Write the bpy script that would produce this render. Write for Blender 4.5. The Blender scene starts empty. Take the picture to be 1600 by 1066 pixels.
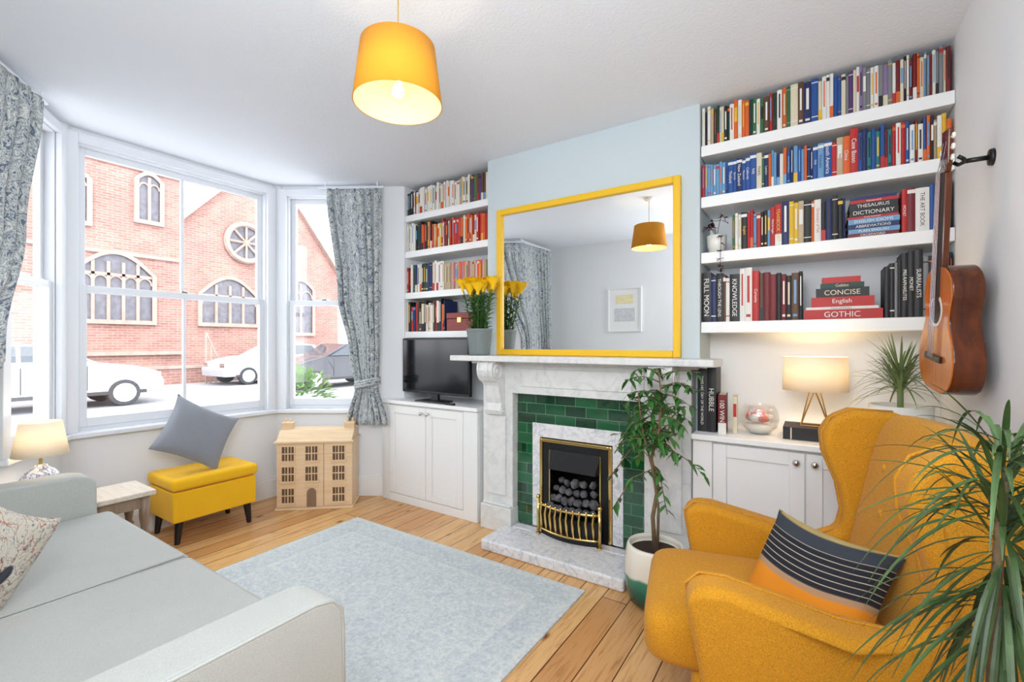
import bpy, bmesh, math, random
from mathutils import Vector, Matrix, Euler
random.seed(7)
SC = bpy.context.scene
C = SC.collection
PI = math.pi
R = math.radians
# ---------------------------------------------------------------- camera calibration
F, HZ, CZ = 715.0, 537.0, 1.35
TH = R(33.5); S_, C_ = math.sin(TH), math.cos(TH)
def ray(px, py=HZ):
    u = (px-800)/F
    return Vector((-S_+C_*u, C_+S_*u, (HZ-py)/F))
def onY(px, py, Y):
    d = ray(px, py); return Vector((0,0,CZ)) + d*(Y/d.y)
def onX(px, py, X):
    d = ray(px, py); return Vector((0,0,CZ)) + d*(X/d.x)
def onZ(px, py, Z):
    d = ray(px, py); return Vector((0,0,CZ)) + d*((Z-CZ)/d.z)
def xY(px, Y): return onY(px, HZ, Y).x
cam_d = bpy.data.cameras.new('camera'); cam = bpy.data.objects.new('camera', cam_d); C.objects.link(cam)
cam.location = (0,0,CZ); cam.rotation_euler = (PI/2, 0, TH)
cam_d.sensor_width = 36; cam_d.lens = F/1600*36; cam_d.shift_y = (HZ-533)/1600; cam_d.clip_start = .02; cam_d.clip_end = 200
SC.camera = cam
try:
    SC.view_settings.view_transform = 'Standard'
except Exception: pass

# ---------------------------------------------------------------- materials
def lin(c):
    return tuple(((x/255.0)/12.92 if x/255.0 <= .04045 else ((x/255.0+.055)/1.055)**2.4) for x in c[:3]) + (1,)
def newmat(name):
    m = bpy.data.materials.new(name); m.use_nodes = True
    nt = m.node_tree; b = nt.nodes['Principled BSDF']
    return m, nt, b
def N(nt, t, **kw):
    n = nt.nodes.new(t)
    for k, v in kw.items(): setattr(n, k, v)
    return n
def coords(nt, swz=None, scale=(1,1,1)):
    tc = N(nt, 'ShaderNodeTexCoord'); out = tc.outputs['Object']
    if swz:
        s = N(nt, 'ShaderNodeSeparateXYZ'); nt.links.new(out, s.inputs[0])
        c = N(nt, 'ShaderNodeCombineXYZ')
        for i, a in enumerate(swz):
            if a in 'xyz': nt.links.new(s.outputs['xyz'.index(a)], c.inputs[i])
        out = c.outputs[0]
    mp = N(nt, 'ShaderNodeMapping'); mp.inputs['Scale'].default_value = scale
    nt.links.new(out, mp.inputs[0]); return mp.outputs[0]
def ramp(nt, fac, stops):
    r = N(nt, 'ShaderNodeValToRGB'); e = r.color_ramp.elements
    while len(e) < len(stops): e.new(.5)
    for i, (p, c) in enumerate(stops): e[i].position = p; e[i].color = c
    nt.links.new(fac, r.inputs[0]); return r.outputs[0]
def mixc(nt, fac, a, b, mode='MIX'):
    m = N(nt, 'ShaderNodeMix', data_type='RGBA', blend_type=mode)
    for v, s in ((fac, m.inputs[0]), (a, m.inputs[6]), (b, m.inputs[7])):
        if isinstance(v, (int, float, tuple)): s.default_value = v
        else: nt.links.new(v, s)
    return m.outputs[2]
def noise(nt, vec, scale, detail=4, rough=.5, dist=0):
    n = N(nt, 'ShaderNodeTexNoise'); n.inputs['Scale'].default_value = scale; n.inputs['Detail'].default_value = detail
    n.inputs['Roughness'].default_value = rough; n.inputs['Distortion'].default_value = dist
    nt.links.new(vec, n.inputs['Vector']); return n.outputs['Fac']
def bump(nt, b, h, strength, dist=.01):
    n = N(nt, 'ShaderNodeBump'); n.inputs['Strength'].default_value = strength; n.inputs['Distance'].default_value = dist
    nt.links.new(h, n.inputs['Height']); nt.links.new(n.outputs[0], b.inputs['Normal'])
def mat(name, c, rough=.5, metal=0, var=0, vs=8, bs=0, bst=0, emit=0, emc=None, trans=0, sheen=0, coat=0, ior=None):
    m, nt, b = newmat(name)
    b.inputs['Base Color'].default_value = lin(c); b.inputs['Roughness'].default_value = rough; b.inputs['Metallic'].default_value = metal
    if var or bst: v = coords(nt)
    if var:
        n = noise(nt, v, vs)
        a = lin(c); d = tuple(x*(1-var) for x in a[:3])+(1,); l = tuple(min(1, x*(1+var*.6)) for x in a[:3])+(1,)
        nt.links.new(ramp(nt, n, [(.3, d), (.7, l)]), b.inputs['Base Color'])
    if bst: bump(nt, b, noise(nt, v, bs, 3), bst, .004)
    if emit:
        b.inputs['Emission Color'].default_value = lin(emc or c); b.inputs['Emission Strength'].default_value = emit
    if trans: b.inputs['Transmission Weight'].default_value = trans
    if sheen: b.inputs['Sheen Weight'].default_value = sheen
    if coat: b.inputs['Coat Weight'].default_value = coat
    return m
M = {}
M['wall'] = mat('wall_paint', (237,240,243), .85, bs=60, bst=.08)
M['blue'] = mat('breast_paint', (198,210,215), .85, bs=60, bst=.08)
M['ceil'] = mat('ceiling_paint', (229,234,241), .9, bs=90, bst=.5)
M['white'] = mat('white_gloss_paint', (240,241,241), .35)
M['cab'] = mat('cabinet_paint', (236,237,237), .4)
M['upvc'] = mat('window_paint', (226,230,236), .35)
def m_floor():
    m, nt, b = newmat('pine_floorboards')
    v = coords(nt, 'yxz')
    br = N(nt, 'ShaderNodeTexBrick'); nt.links.new(v, br.inputs['Vector'])
    for k, x in (('Scale',1),('Mortar Size',.003),('Mortar Smooth',.2),('Brick Width',2.3),('Row Height',.135),('Bias',0)): br.inputs[k].default_value = x
    br.inputs['Color1'].default_value = lin((200,148,94)); br.inputs['Color2'].default_value = lin((226,184,128)); br.inputs['Mortar'].default_value = lin((96,56,28))
    v2 = coords(nt, 'xyz', (16, 1.1, 1)); g = noise(nt, v2, 2.2, 8, .65, 1.6)
    c = mixc(nt, .75, br.outputs['Color'], ramp(nt, g, [(.3, (.48,.33,.21,1)), (.5, (1,.94,.86,1)), (.7, (1,1,1,1))]), 'MULTIPLY')
    v3 = coords(nt, 'xyz', (7, 3.2, 1)); vo = N(nt, 'ShaderNodeTexVoronoi'); vo.inputs['Scale'].default_value = 1.0; nt.links.new(v3, vo.inputs['Vector'])
    k = ramp(nt, vo.outputs['Distance'], [(.04, (.24,.11,.05,1)), (.14, (1,1,1,1))])
    c = mixc(nt, 1.0, c, k, 'MULTIPLY')
    nt.links.new(c, b.inputs['Base Color']); b.inputs['Roughness'].default_value = .27
    bump(nt, b, br.outputs['Fac'], -.3, .004)
    return m
M['floor'] = m_floor()
def m_marble(name, base=(232,232,232), vein=(150,152,158), sc=3.0, lo=(226,227,230)):
    m, nt, b = newmat(name); v = coords(nt)
    n = noise(nt, v, sc, 6, .55, .7)
    c1 = ramp(nt, n, [(.47, lin(base)), (.50, lin(vein)), (.515, lin(base))])
    n2 = noise(nt, v, sc*5, 6, .6, .4)
    c = mixc(nt, .6, c1, ramp(nt, n2, [(.32, lin(lo)), (.58, lin((252,252,252)))]), 'MULTIPLY')
    nt.links.new(c, b.inputs['Base Color']); b.inputs['Roughness'].default_value = .25; return m
M['marble'] = m_marble('grey_veined_marble', (226,227,225), (214,215,216), 3.0, (228,229,231))
M['marble2'] = m_marble('white_marble_slip', (232,232,234), (196,200,206), 8, (202,206,212))
def m_tile():
    m, nt, b = newmat('green_glazed_tiles'); v = coords(nt, 'xz.')
    br = N(nt, 'ShaderNodeTexBrick'); nt.links.new(v, br.inputs['Vector'])
    for k, x in (('Scale',1),('Mortar Size',.0022),('Mortar Smooth',.1),('Brick Width',.152),('Row Height',.0715),('Bias',-.15)): br.inputs[k].default_value = x
    br.inputs['Color1'].default_value = lin((6,56,32)); br.inputs['Color2'].default_value = lin((24,104,60)); br.inputs['Mortar'].default_value = lin((96,134,110))
    n = noise(nt, v, 14, 4, .6, .5)
    c = mixc(nt, .4, br.outputs['Color'], ramp(nt, n, [(.3,(.5,.56,.5,1)),(.7,(1.0,1.0,1.0,1))]), 'MULTIPLY')
    nt.links.new(c, b.inputs['Base Color']); b.inputs['Roughness'].default_value = .07; b.inputs['Coat Weight'].default_value = 1
    w = noise(nt, v, 16, 2); s = N(nt,'ShaderNodeMath', operation='MULTIPLY_ADD'); nt.links.new(w, s.inputs[0]); s.inputs[1].default_value=-1.2; nt.links.new(br.outputs['Fac'], s.inputs[2])
    bump(nt, b, s.outputs[0], -.7, .010); return m
M['tile'] = m_tile()
def m_fabric(name, c, var=.12, fine=420, st=.35):
    m, nt, b = newmat(name); v = coords(nt)
    a = lin(c); n = noise(nt, v, fine, 2); n2 = noise(nt, v, 5, 3)
    d = tuple(x*(1-var) for x in a[:3])+(1,); l = tuple(min(1,x*(1+var)) for x in a[:3])+(1,)
    col = ramp(nt, n, [(.35,d),(.65,l)])
    col = mixc(nt, .25, col, ramp(nt, n2, [(.3,(.8,.8,.8,1)),(.7,(1,1,1,1))]), 'MULTIPLY')
    nt.links.new(col, b.inputs['Base Color']); b.inputs['Roughness'].default_value = .9; b.inputs['Sheen Weight'].default_value = .08
    bump(nt, b, n, st, .002); return m
M['sofa'] = m_fabric('pale_warm_grey_upholstery', (180,183,179), .08, 420)
M['mustard'] = m_fabric('mustard_upholstery', (200,138,16), .2, 300, .6)
M['yellow'] = m_fabric('bright_yellow_fabric', (244,188,18), .08)
M['greycush'] = m_fabric('grey_velvet', (134,138,146), .1)
def m_curtain():
    m, nt, b = newmat('blue_grey_floral_curtain'); 
    tc = N(nt,'ShaderNodeTexCoord'); v = tc.outputs['UV']
    n = noise(nt, v, 13, 2.5, .6, 2.2)
    c = ramp(nt, n, [(.40, lin((98,112,130))), (.47, lin((214,217,212))), (.53, lin((116,130,146))), (.60, lin((210,213,208)))])
    nt.links.new(c, b.inputs['Base Color']); b.inputs['Roughness'].default_value = .9; return m
M['curtain'] = m_curtain()
def m_rug():
    m, nt, b = newmat('faded_blue_grey_rug'); v = coords(nt)
    vo = N(nt,'ShaderNodeTexVoronoi'); vo.inputs['Scale'].default_value = 8; vo.feature='DISTANCE_TO_EDGE'
    n0 = noise(nt, v, 4, 6, .7, 2.5); n1 = noise(nt, v, 24, 6, .78, 2.0); n2=noise(nt, v, 55, 4, .7); nt.links.new(v, vo.inputs['Vector'])
    base = ramp(nt, n0, [(.38, lin((180,192,199))), (.5, lin((208,213,213))), (.62, lin((186,198,203)))])
    orn = ramp(nt, n1, [(.40, lin((152,169,180))), (.47, lin((196,205,208))), (.56, lin((222,223,218)))])
    c = mixc(nt, .45, base, orn)
    c = mixc(nt, .2, c, ramp(nt, vo.outputs['Distance'], [(.0, lin((228,227,220))), (.05, lin((178,190,196)))]))
    c = mixc(nt, .3, c, ramp(nt, n2, [(.42, lin((168,182,190))), (.58, lin((230,231,228)))]))
    s = N(nt,'ShaderNodeSeparateXYZ'); nt.links.new(v, s.inputs[0])
    def mth(op, a, bb=None):
        k = N(nt,'ShaderNodeMath', operation=op)
        for i, q in enumerate((a, bb)):
            if q is None: continue
            if isinstance(q, (int,float)): k.inputs[i].default_value = q
            else: nt.links.new(q, k.inputs[i])
        return k.outputs[0]
    dx = mth('SUBTRACT', .955, mth('ABSOLUTE', s.outputs[0])); dy = mth('SUBTRACT', .74, mth('ABSOLUTE', s.outputs[1]))
    d = mth('MINIMUM', dx, dy)
    band = ramp(nt, d, [(0,(0,0,0,1)),(.03,(.8,.8,.8,1)),(.05,(0,0,0,1)),(.19,(0,0,0,1)),(.20,(1,1,1,1)),(.235,(0,0,0,1))])
    c = mixc(nt, mth('MULTIPLY', mth('MULTIPLY', band, n1), .7), c, lin((228,227,220)))
    inner = ramp(nt, d, [(0,(1,1,1,1)),(.19,(.93,.95,.965,1)),(.21,(1,1,1,1))])
    c = mixc(nt, 1.0, c, inner, 'MULTIPLY')
    nt.links.new(c, b.inputs['Base Color']); b.inputs['Roughness'].default_value = .95
    bump(nt, b, noise(nt, v, 300, 2), .5, .003); return m
M['rug'] = m_rug()
def m_wood(name, c, c2, sc=(1,12,12), rough=.4):
    m, nt, b = newmat(name); v = coords(nt, 'xyz', sc); n = noise(nt, v, 3, 6, .6, 1)
    nt.links.new(ramp(nt, n, [(.3, lin(c)), (.7, lin(c2))]), b.inputs['Base Color']); b.inputs['Roughness'].default_value = rough; return m
M['plywood'] = m_wood('pale_birch_wood', (224,192,152), (238,212,176))
M['woodtop'] = m_wood('bleached_wood', (196,184,168), (222,212,198))
M['walnut'] = m_wood('brown_turned_wood', (120,98,78), (156,134,112), (12,12,1))
M['mahog'] = m_wood('mahogany', (116,28,22), (150,44,30))
M['guitar_side'] = m_wood('guitar_side_wood', (62,26,10), (112,52,18), (6,6,1), .1)
M['guitar_top'] = m_wood('guitar_top_wood', (178,92,26), (206,120,44), (14,14,1), .14)
M['ebony'] = mat('dark_fingerboard', (38,24,18), .4)
M['dhglass'] = mat('dollhouse_window_opening', (104,80,58), .6)
M['black'] = mat('black_paint', (18,18,20), .4)
M['blackmetal'] = mat('black_iron', (30,30,33), .4, .3)
M['screen'] = mat('tv_screen_glass', (6,7,10), .12)
M['brass'] = mat('polished_brass', (226,196,126), .2, 1)
M['gold'] = mat('gold_wire', (206,160,84), .3, 1)
M['chrome'] = mat('chrome', (210,210,214), .12, 1)
M['mirror'] = mat('mirror_glass', (248,250,250), 0.0, 1)
M['mframe'] = mat('yellow_mirror_frame', (236,188,34), .4)
M['coal'] = mat('grey_coal', (92,92,96), .7, var=.55, vs=14, bs=30, bst=.6)
M['leaf'] = mat('green_leaf', (66,108,46), .4, var=.35, vs=9)
M['leaf_fg'] = mat('grey_green_leaf', (62,88,44), .45, var=.5, vs=14)
M['leaf_dark'] = mat('fig_green_leaf', (60,112,50), .35, var=.4, vs=9)
M['leaf_light'] = mat('light_green_leaf', (118,138,84), .45, var=.3, vs=7)
M['leaf_red'] = mat('dark_red_leaf', (78,26,36), .5, var=.3)
M['bark'] = mat('plant_bark', (120,98,70), .8, var=.3, vs=30)
M['soil'] = mat('potting_soil', (50,36,26), .95, var=.4, vs=50)
M['lily'] = mat('yellow_petal', (254,204,14), .5)
M['greypot'] = mat('grey_ceramic', (116,126,126), .5)
M['whitepot'] = mat('white_ceramic', (232,230,222), .3)
M['pink'] = mat('pink_petal', (236,140,134), .6, var=.25, vs=20)
M['skirt'] = M['white']
def m_glazepot():
    m, nt, b = newmat('two_tone_glazed_pot'); v = coords(nt)
    s = N(nt,'ShaderNodeSeparateXYZ'); nt.links.new(v, s.inputs[0]); n = noise(nt, v, 14, 3)
    a = N(nt,'ShaderNodeMath', operation='MULTIPLY_ADD'); nt.links.new(n, a.inputs[0]); a.inputs[1].default_value = .05; nt.links.new(s.outputs[2], a.inputs[2])
    c = ramp(nt, a.outputs[0], [(.04, lin((14,50,56))), (.12, lin((24,92,80))), (.185, lin((50,136,112))), (.20, lin((228,224,210)))])
    nt.links.new(c, b.inputs['Base Color']); b.inputs['Roughness'].default_value = .15; return m
M['glazepot'] = m_glazepot()
def m_jar():
    m, nt, b = newmat('blue_white_porcelain'); v = coords(nt); n = noise(nt, v, 22, 3, .6, 1.5)
    nt.links.new(ramp(nt, n, [(.46, lin((236,238,242))), (.52, lin((70,90,150))), (.6, lin((232,236,242)))]), b.inputs['Base Color']); b.inputs['Roughness'].default_value = .15; return m
M['jar'] = m_jar()
def m_map():
    m, nt, b = newmat('printed_map_fabric'); v = coords(nt)
    n1 = noise(nt, v, 7, 4, .5, .8); n2 = noise(nt, v, 11, 3, .5, 1.5); n3 = noise(nt, v, 60, 3); n4 = noise(nt, v, 5, 2, .5, .4)
    bg = lin((212,206,194)); W_=(1,1,1,1)
    c = ramp(nt, n4, [(.60, bg), (.62, lin((60,66,78)))])
    c = mixc(nt, 1.0, c, ramp(nt, n1, [(.44,W_),(.45,lin((206,120,90))),(.46,W_),(.53,W_),(.54,lin((196,96,80))),(.55,W_)]), 'MULTIPLY')
    c = mixc(nt, 1.0, c, ramp(nt, n2, [(.40,W_),(.41,lin((150,170,196))),(.42,W_),(.49,W_),(.50,lin((150,150,150))),(.51,W_)]), 'MULTIPLY')
    c = mixc(nt, .6, c, ramp(nt, n3, [(.33, lin((90,80,80))), (.40,W_)]), 'MULTIPLY')
    nt.links.new(c, b.inputs['Base Color']); b.inputs['Roughness'].default_value = .9; return m
M['map'] = m_map()
def m_stripe():
    m, nt, b = newmat('striped_cushion_fabric'); v = coords(nt)
    s = N(nt,'ShaderNodeSeparateXYZ'); nt.links.new(v, s.inputs[0])
    a = N(nt,'ShaderNodeMath', operation='MULTIPLY'); nt.links.new(s.outputs[0], a.inputs[0]); nt.links.new(s.outputs[0], a.inputs[1])
    h = N(nt,'ShaderNodeMath', operation='MULTIPLY_ADD'); nt.links.new(a.outputs[0], h.inputs[0]); h.inputs[1].default_value = -1.4; nt.links.new(s.outputs[2], h.inputs[2])
    w = N(nt,'ShaderNodeMath', operation='MULTIPLY'); nt.links.new(h.outputs[0], w.inputs[0]); w.inputs[1].default_value = 330
    sn = N(nt,'ShaderNodeMath', operation='SINE'); nt.links.new(w.outputs[0], sn.inputs[0])
    st = ramp(nt, sn.outputs[0], [(.86, lin((26,28,36))), (.95, lin((170,160,146)))])
    zone = N(nt,'ShaderNodeMath', operation='ADD'); nt.links.new(h.outputs[0], zone.inputs[0]); zone.inputs[1].default_value = .52
    top = ramp(nt, zone.outputs[0], [(.0,(0,0,0,1)), (.60,(0,0,0,1)), (.605,(1,1,1,1))])
    bot = ramp(nt, zone.outputs[0], [(.0,(1,1,1,1)), (.485,(1,1,1,1)), (.49,(0,0,0,1))])
    lowc = ramp(nt, zone.outputs[0], [(.0, lin((214,132,20))), (.468, lin((214,132,20))), (.472, lin((168,132,98)))])
    topc = ramp(nt, zone.outputs[0], [(.0, lin((36,38,46))), (.645, lin((50,56,66))), (.65, lin((178,158,104)))])
    c = mixc(nt, top, st, topc); c = mixc(nt, bot, c, lowc)
    nt.links.new(c, b.inputs['Base Color']); b.inputs['Roughness'].default_value = .9; return m
M['stripe'] = m_stripe()
def m_shade(name, c, tr, emit=0):
    m, nt, b = newmat(name); b.inputs['Base Color'].default_value = lin(c); b.inputs['Roughness'].default_value = .9
    t = N(nt,'ShaderNodeBsdfTranslucent'); t.inputs[0].default_value = lin(c)
    mx = N(nt,'ShaderNodeMixShader'); mx.inputs[0].default_value = tr
    nt.links.new(b.outputs[0], mx.inputs[1]); nt.links.new(t.outputs[0], mx.inputs[2])
    nt.links.new(mx.outputs[0], nt.nodes['Material Output'].inputs[0])
    return m
M['pshade'] = m_shade('mustard_lampshade_cloth', (222,148,34), .07)
M['pinner'] = m_shade('cream_shade_lining', (242,218,172), .15)
M['lshade'] = m_shade('cream_lampshade_cloth', (248,242,228), .4)
M['bulb'] = mat('glowing_bulb', (255,214,150), .3, emit=9, emc=(255,200,120))
def m_glass(name, fac=.06):
    m, nt, b = newmat(name); nt.nodes.remove(b)
    t = N(nt,'ShaderNodeBsdfTransparent'); g = N(nt,'ShaderNodeBsdfGlossy'); g.inputs['Roughness'].default_value = 0
    mx = N(nt,'ShaderNodeMixShader'); mx.inputs[0].default_value = fac
    nt.links.new(t.outputs[0], mx.inputs[1]); nt.links.new(g.outputs[0], mx.inputs[2]); nt.links.new(mx.outputs[0], nt.nodes['Material Output'].inputs[0]); return m
M['glass'] = m_glass('window_glass', .05)
M['bowlglass'] = m_glass('clear_bowl_glass', .14)
def m_brick():
    m, nt, b = newmat('red_brick_facade'); v = coords(nt, 'yz.')
    br = N(nt,'ShaderNodeTexBrick'); nt.links.new(v, br.inputs['Vector'])
    for k, x in (('Scale',1),('Mortar Size',.012),('Brick Width',.3),('Row Height',.1),('Bias',0)): br.inputs[k].default_value = x
    br.inputs['Color1'].default_value = lin((160,116,106)); br.inputs['Color2'].default_value = lin((180,136,124)); br.inputs['Mortar'].default_value = lin((186,158,150))
    n = noise(nt, v, .7, 5)
    c = mixc(nt, .7, br.outputs['Color'], ramp(nt, n, [(.35,(.72,.70,.72,1)),(.65,(1,1,1,1))]), 'MULTIPLY')
    nt.links.new(c, b.inputs['Base Color']); b.inputs['Roughness'].default_value = .95; return m
M['brick'] = m_brick()
M['stone'] = mat('pale_stone', (176,154,144), .9, var=.15, vs=3)
M['leadglass'] = mat('leaded_window_glass', (112,110,120), .4, var=.3, vs=6)
M['road'] = mat('pale_asphalt', (158,158,163), .9, var=.12, vs=1.2)
M['carwhite'] = mat('white_car_paint', (184,188,195), .2, coat=.6)
M['carblack'] = mat('dark_car_paint', (60,62,72), .2, coat=.6)
M['carglass'] = mat('car_window_glass', (84,90,100), .1)
M['tyre'] = mat('tyre_rubber', (72,72,76), .8)
M['hedge'] = mat('hedge_leaves', (100,136,72), .8, var=.4, vs=6)

# ---------------------------------------------------------------- mesh builder
class MB:
    def __init__(s): s.v=[]; s.f=[]; s.m=[]; s.X=None
    def add(s, vs, fs, mi=0):
        o = len(s.v)
        for p in vs:
            p = Vector(p); s.v.append(s.X @ p if s.X else p)
        for f in fs: s.f.append([o+i for i in f]); s.m.append(mi)
        return s
    def box(s, x0,y0,z0,x1,y1,z1, mi=0):
        x0,x1=min(x0,x1),max(x0,x1); y0,y1=min(y0,y1),max(y0,y1); z0,z1=min(z0,z1),max(z0,z1)
        return s.add([(x0,y0,z0),(x1,y0,z0),(x1,y1,z0),(x0,y1,z0),(x0,y0,z1),(x1,y0,z1),(x1,y1,z1),(x0,y1,z1)],
              [(0,3,2,1),(4,5,6,7),(0,1,5,4),(1,2,6,5),(2,3,7,6),(3,0,4,7)], mi)
    def prism(s, poly, a, b, axis='z', mi=0):
        n=len(poly)
        def P(p,h):
            return {'z':(p[0],p[1],h),'y':(p[0],h,p[1]),'x':(h,p[0],p[1])}[axis]
        vs=[P(p,a) for p in poly]+[P(p,b) for p in poly]
        fs=[list(range(n))[::-1], [n+i for i in range(n)]]+[(i,(i+1)%n,n+(i+1)%n,n+i) for i in range(n)]
        return s.add(vs, fs, mi)
    def tube(s, pts, r, n=8, mi=0, caps=True):
        pts=[Vector(p) for p in pts]; rs = r if isinstance(r,(list,tuple)) else [r]*len(pts)
        vs=[]; up=None
        for i,p in enumerate(pts):
            d=(pts[min(i+1,len(pts)-1)]-pts[max(i-1,0)])
            d = d.normalized() if d.length>1e-9 else Vector((0,0,1))
            if up is None: up = Vector((0,0,1)) if abs(d.z)<.9 else Vector((1,0,0))
            a = d.cross(up)
            if a.length<1e-6: a = d.orthogonal()
            a.normalize(); b=a.cross(d).normalized(); up=b
            for k in range(n):
                t=2*PI*k/n; vs.append(p+(a*math.cos(t)+b*math.sin(t))*rs[i])
        fs=[]
        for i in range(len(pts)-1):
            for k in range(n): fs.append((i*n+k,i*n+(k+1)%n,(i+1)*n+(k+1)%n,(i+1)*n+k))
        if caps: fs.append(list(range(n))[::-1]); fs.append([(len(pts)-1)*n+k for k in range(n)])
        return s.add(vs,fs,mi)
    def lathe(s, prof, n=24, o=(0,0,0), mi=0, mis=None, caps=False):
        vs=[]; fs=[]; ms=[]
        for r,z in prof:
            for k in range(n):
                t=2*PI*k/n; vs.append((o[0]+r*math.cos(t),o[1]+r*math.sin(t),o[2]+z))
        for i in range(len(prof)-1):
            for k in range(n): fs.append((i*n+k,i*n+(k+1)%n,(i+1)*n+(k+1)%n,(i+1)*n+k))
        if caps: fs.append(list(range(n))[::-1]); fs.append([(len(prof)-1)*n+k for k in range(n)])
        return s.add(vs,fs,mi)
    def grid(s, fn, nu, nv, mi=0, wu=False):
        vs=[fn(i/nu,j/nv) for i in range(nu+(0 if wu else 1)) for j in range(nv+1)]
        W=nv+1; fs=[]
        for i in range(nu):
            i2=(i+1)%nu if wu else i+1
            for j in range(nv): fs.append((i*W+j,i2*W+j,i2*W+j+1,i*W+j+1))
        return s.add(vs,fs,mi)
    def sup(s, c, r, e1=.3, e2=.3, nu=28, nv=16, mi=0):
        def pw(x,e): return math.copysign(abs(x)**e, x)
        def fn(a,b):
            t=2*PI*a; p=-PI/2+PI*b
            return (c[0]+r[0]*pw(math.cos(p),e1)*pw(math.cos(t),e2), c[1]+r[1]*pw(math.cos(p),e1)*pw(math.sin(t),e2), c[2]+r[2]*pw(math.sin(p),e1))
        return s.grid(fn,nu,nv,mi,True)
    def pillow(s, w,h,t, n=22, mi=0, slouch=0):
        for sg in (-1,1):
            def fn(a,b):
                u=2*a-1; v=2*b-1
                e=max(0,(1-u*u)*(1-v*v))
                th=sg*t/2*e**.42+slouch*(.5*math.sin(u*2.2+1)*math.cos(v*2.0)+.12*math.sin(u*9+v*5)*e)
                return (w/2*u*(1-.09*(1-v*v)), th, h/2*v*(1-.09*(1-u*u))-slouch*.5*(1-u*u)*(1+v)*.5)
            s.grid(fn,n,n,mi)
        return s
    def blade(s, p, d, L, w, droop, seg=6, mi=0):
        p=Vector(p); d=Vector(d).normalized(); side=d.cross(Vector((0,0,1)))
        if side.length<.05: side=Vector((random.random()-.5,random.random()-.5,0))
        side.normalize(); vs=[]; fs=[]
        for i in range(seg+1):
            t=i/seg; q=p+d*L*t*(1-.15*t)+Vector((0,0,-droop*L*t*t)); ww=w*(.35+1.3*t if t<.35 else .805*(1-((t-.35)/.65)**1.8))/2+.0004
            vs+= [q-side*ww, q+Vector((0,0,-ww*.35)), q+side*ww]
        for i in range(seg):
            for k in (0,1): fs.append((i*3+k,i*3+k+1,i*3+k+4,i*3+k+3))
        return s.add(vs,fs,mi)
    def build(s, name, mats, parent=None, loc=None, rot=None, smooth=False, bevel=0, seg=2, sub=0, solid=0, wn=False, uv=None, clamp=True):
        me=bpy.data.meshes.new(name); me.from_pydata([tuple(v) for v in s.v],[],s.f); 
        if not isinstance(mats,(list,tuple)): mats=[mats]
        for m in mats: me.materials.append(m)
        me.polygons.foreach_set('material_index', s.m)
        if smooth: me.polygons.foreach_set('use_smooth',[True]*len(me.polygons))
        if uv:
            l=me.uv_layers.new(name='UVMap')
            for lp in me.loops: l.data[lp.index].uv = uv[lp.vertex_index]
        me.update(); me.validate()
        bm=bmesh.new(); bm.from_mesh(me); bmesh.ops.recalc_face_normals(bm, faces=bm.faces)
        bm.to_mesh(me); bm.free()
        o=bpy.data.objects.new(name,me); C.objects.link(o)
        if parent: o.parent=parent
        if loc is not None: o.location=loc
        if rot is not None: o.rotation_euler=rot
        if solid:
            md=o.modifiers.new('solid','SOLIDIFY'); md.thickness=solid; md.offset=0
        if bevel:
            md=o.modifiers.new('bevel','BEVEL'); md.width=bevel; md.segments=seg; md.limit_method='ANGLE'; md.angle_limit=R(35)
        if sub:
            md=o.modifiers.new('sub','SUBSURF'); md.levels=sub; md.render_levels=sub
        if wn:
            o.modifiers.new('wn','WEIGHTED_NORMAL')
        return o
def tag(o,label,cat,group=None):
    o['label']=label; o['category']=cat
    if group: o['group']=group
    return o
def thing(name,label,cat,loc=(0,0,0),rot=(0,0,0),group=None):
    o=bpy.data.objects.new(name,None); C.objects.link(o); o.location=loc; o.rotation_euler=rot; o.empty_display_size=.05
    return tag(o,label,cat,group)
def struct(o): o['kind']='structure'; return o

# ---------------------------------------------------------------- room shell
ZC=2.75; XR=.534; YR=-.4; YF=2.83; YA=3.15
A=Vector((-4.0,2.25)); B=Vector((-3.05,2.87)); Cc=Vector((-4.0,.85)); D=Vector((-3.3,.42))
BX0,BX1=-2.096,-.56
foot=[(XR,YR),(XR,YA),(-3.05,YA),tuple(B),tuple(A),tuple(Cc),tuple(D),(-3.3,YR)]
struct(MB().prism(foot,-.06,0).build('floor',M['floor']))
struct(MB().prism([(XR+.1,YR-.1),(XR+.1,YA+.1),(-3.15,YA+.1),(-3.15,3.0),(-4.2,2.35),(-4.2,.75),(-3.4,.3),(-3.4,YR-.1)],ZC,ZC+.08).build('ceiling',M['ceil']))
struct(MB().box(XR,YR,0,XR+.1,YA+.1,ZC).build('wall_right',M['wall']))
struct(MB().box(-3.4,YR-.1,0,XR+.1,YR,ZC).build('wall_rear',M['wall']))
struct(MB().box(-3.15,YA,0,XR,YA+.1,ZC).build('wall_fireplace',M['wall']))
struct(MB().box(-3.4,YR,0,-3.3,.42,ZC).build('wall_front',M['wall']))
w=MB(); w.box(BX0,YF,0,-1.60,YA,ZC); w.box(-1.07,YF,0,BX1,YA,ZC); w.box(-1.60,YF,.70,-1.07,YA,ZC)
struct(w.build('wall_chimney_breast',M['blue']))
WZ0,WZ1=.77,2.70
def inward(P,Q):
    d=(Q-P).normalized(); n=Vector((-d.y,d.x)); mid=(P+Q)/2
    if n.dot(Vector((-1.5,1.5))-mid)<0: n=-n
    return d,n
def wallseg(mb,P,Q,s0,s1,z0,z1,t0=-.12,t1=0):
    d,n=inward(P,Q)
    a=P+d*s0; b=P+d*s1
    mb.prism([tuple(a+n*t0),tuple(b+n*t0),tuple(b+n*t1),tuple(a+n*t1)],z0,z1)
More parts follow.
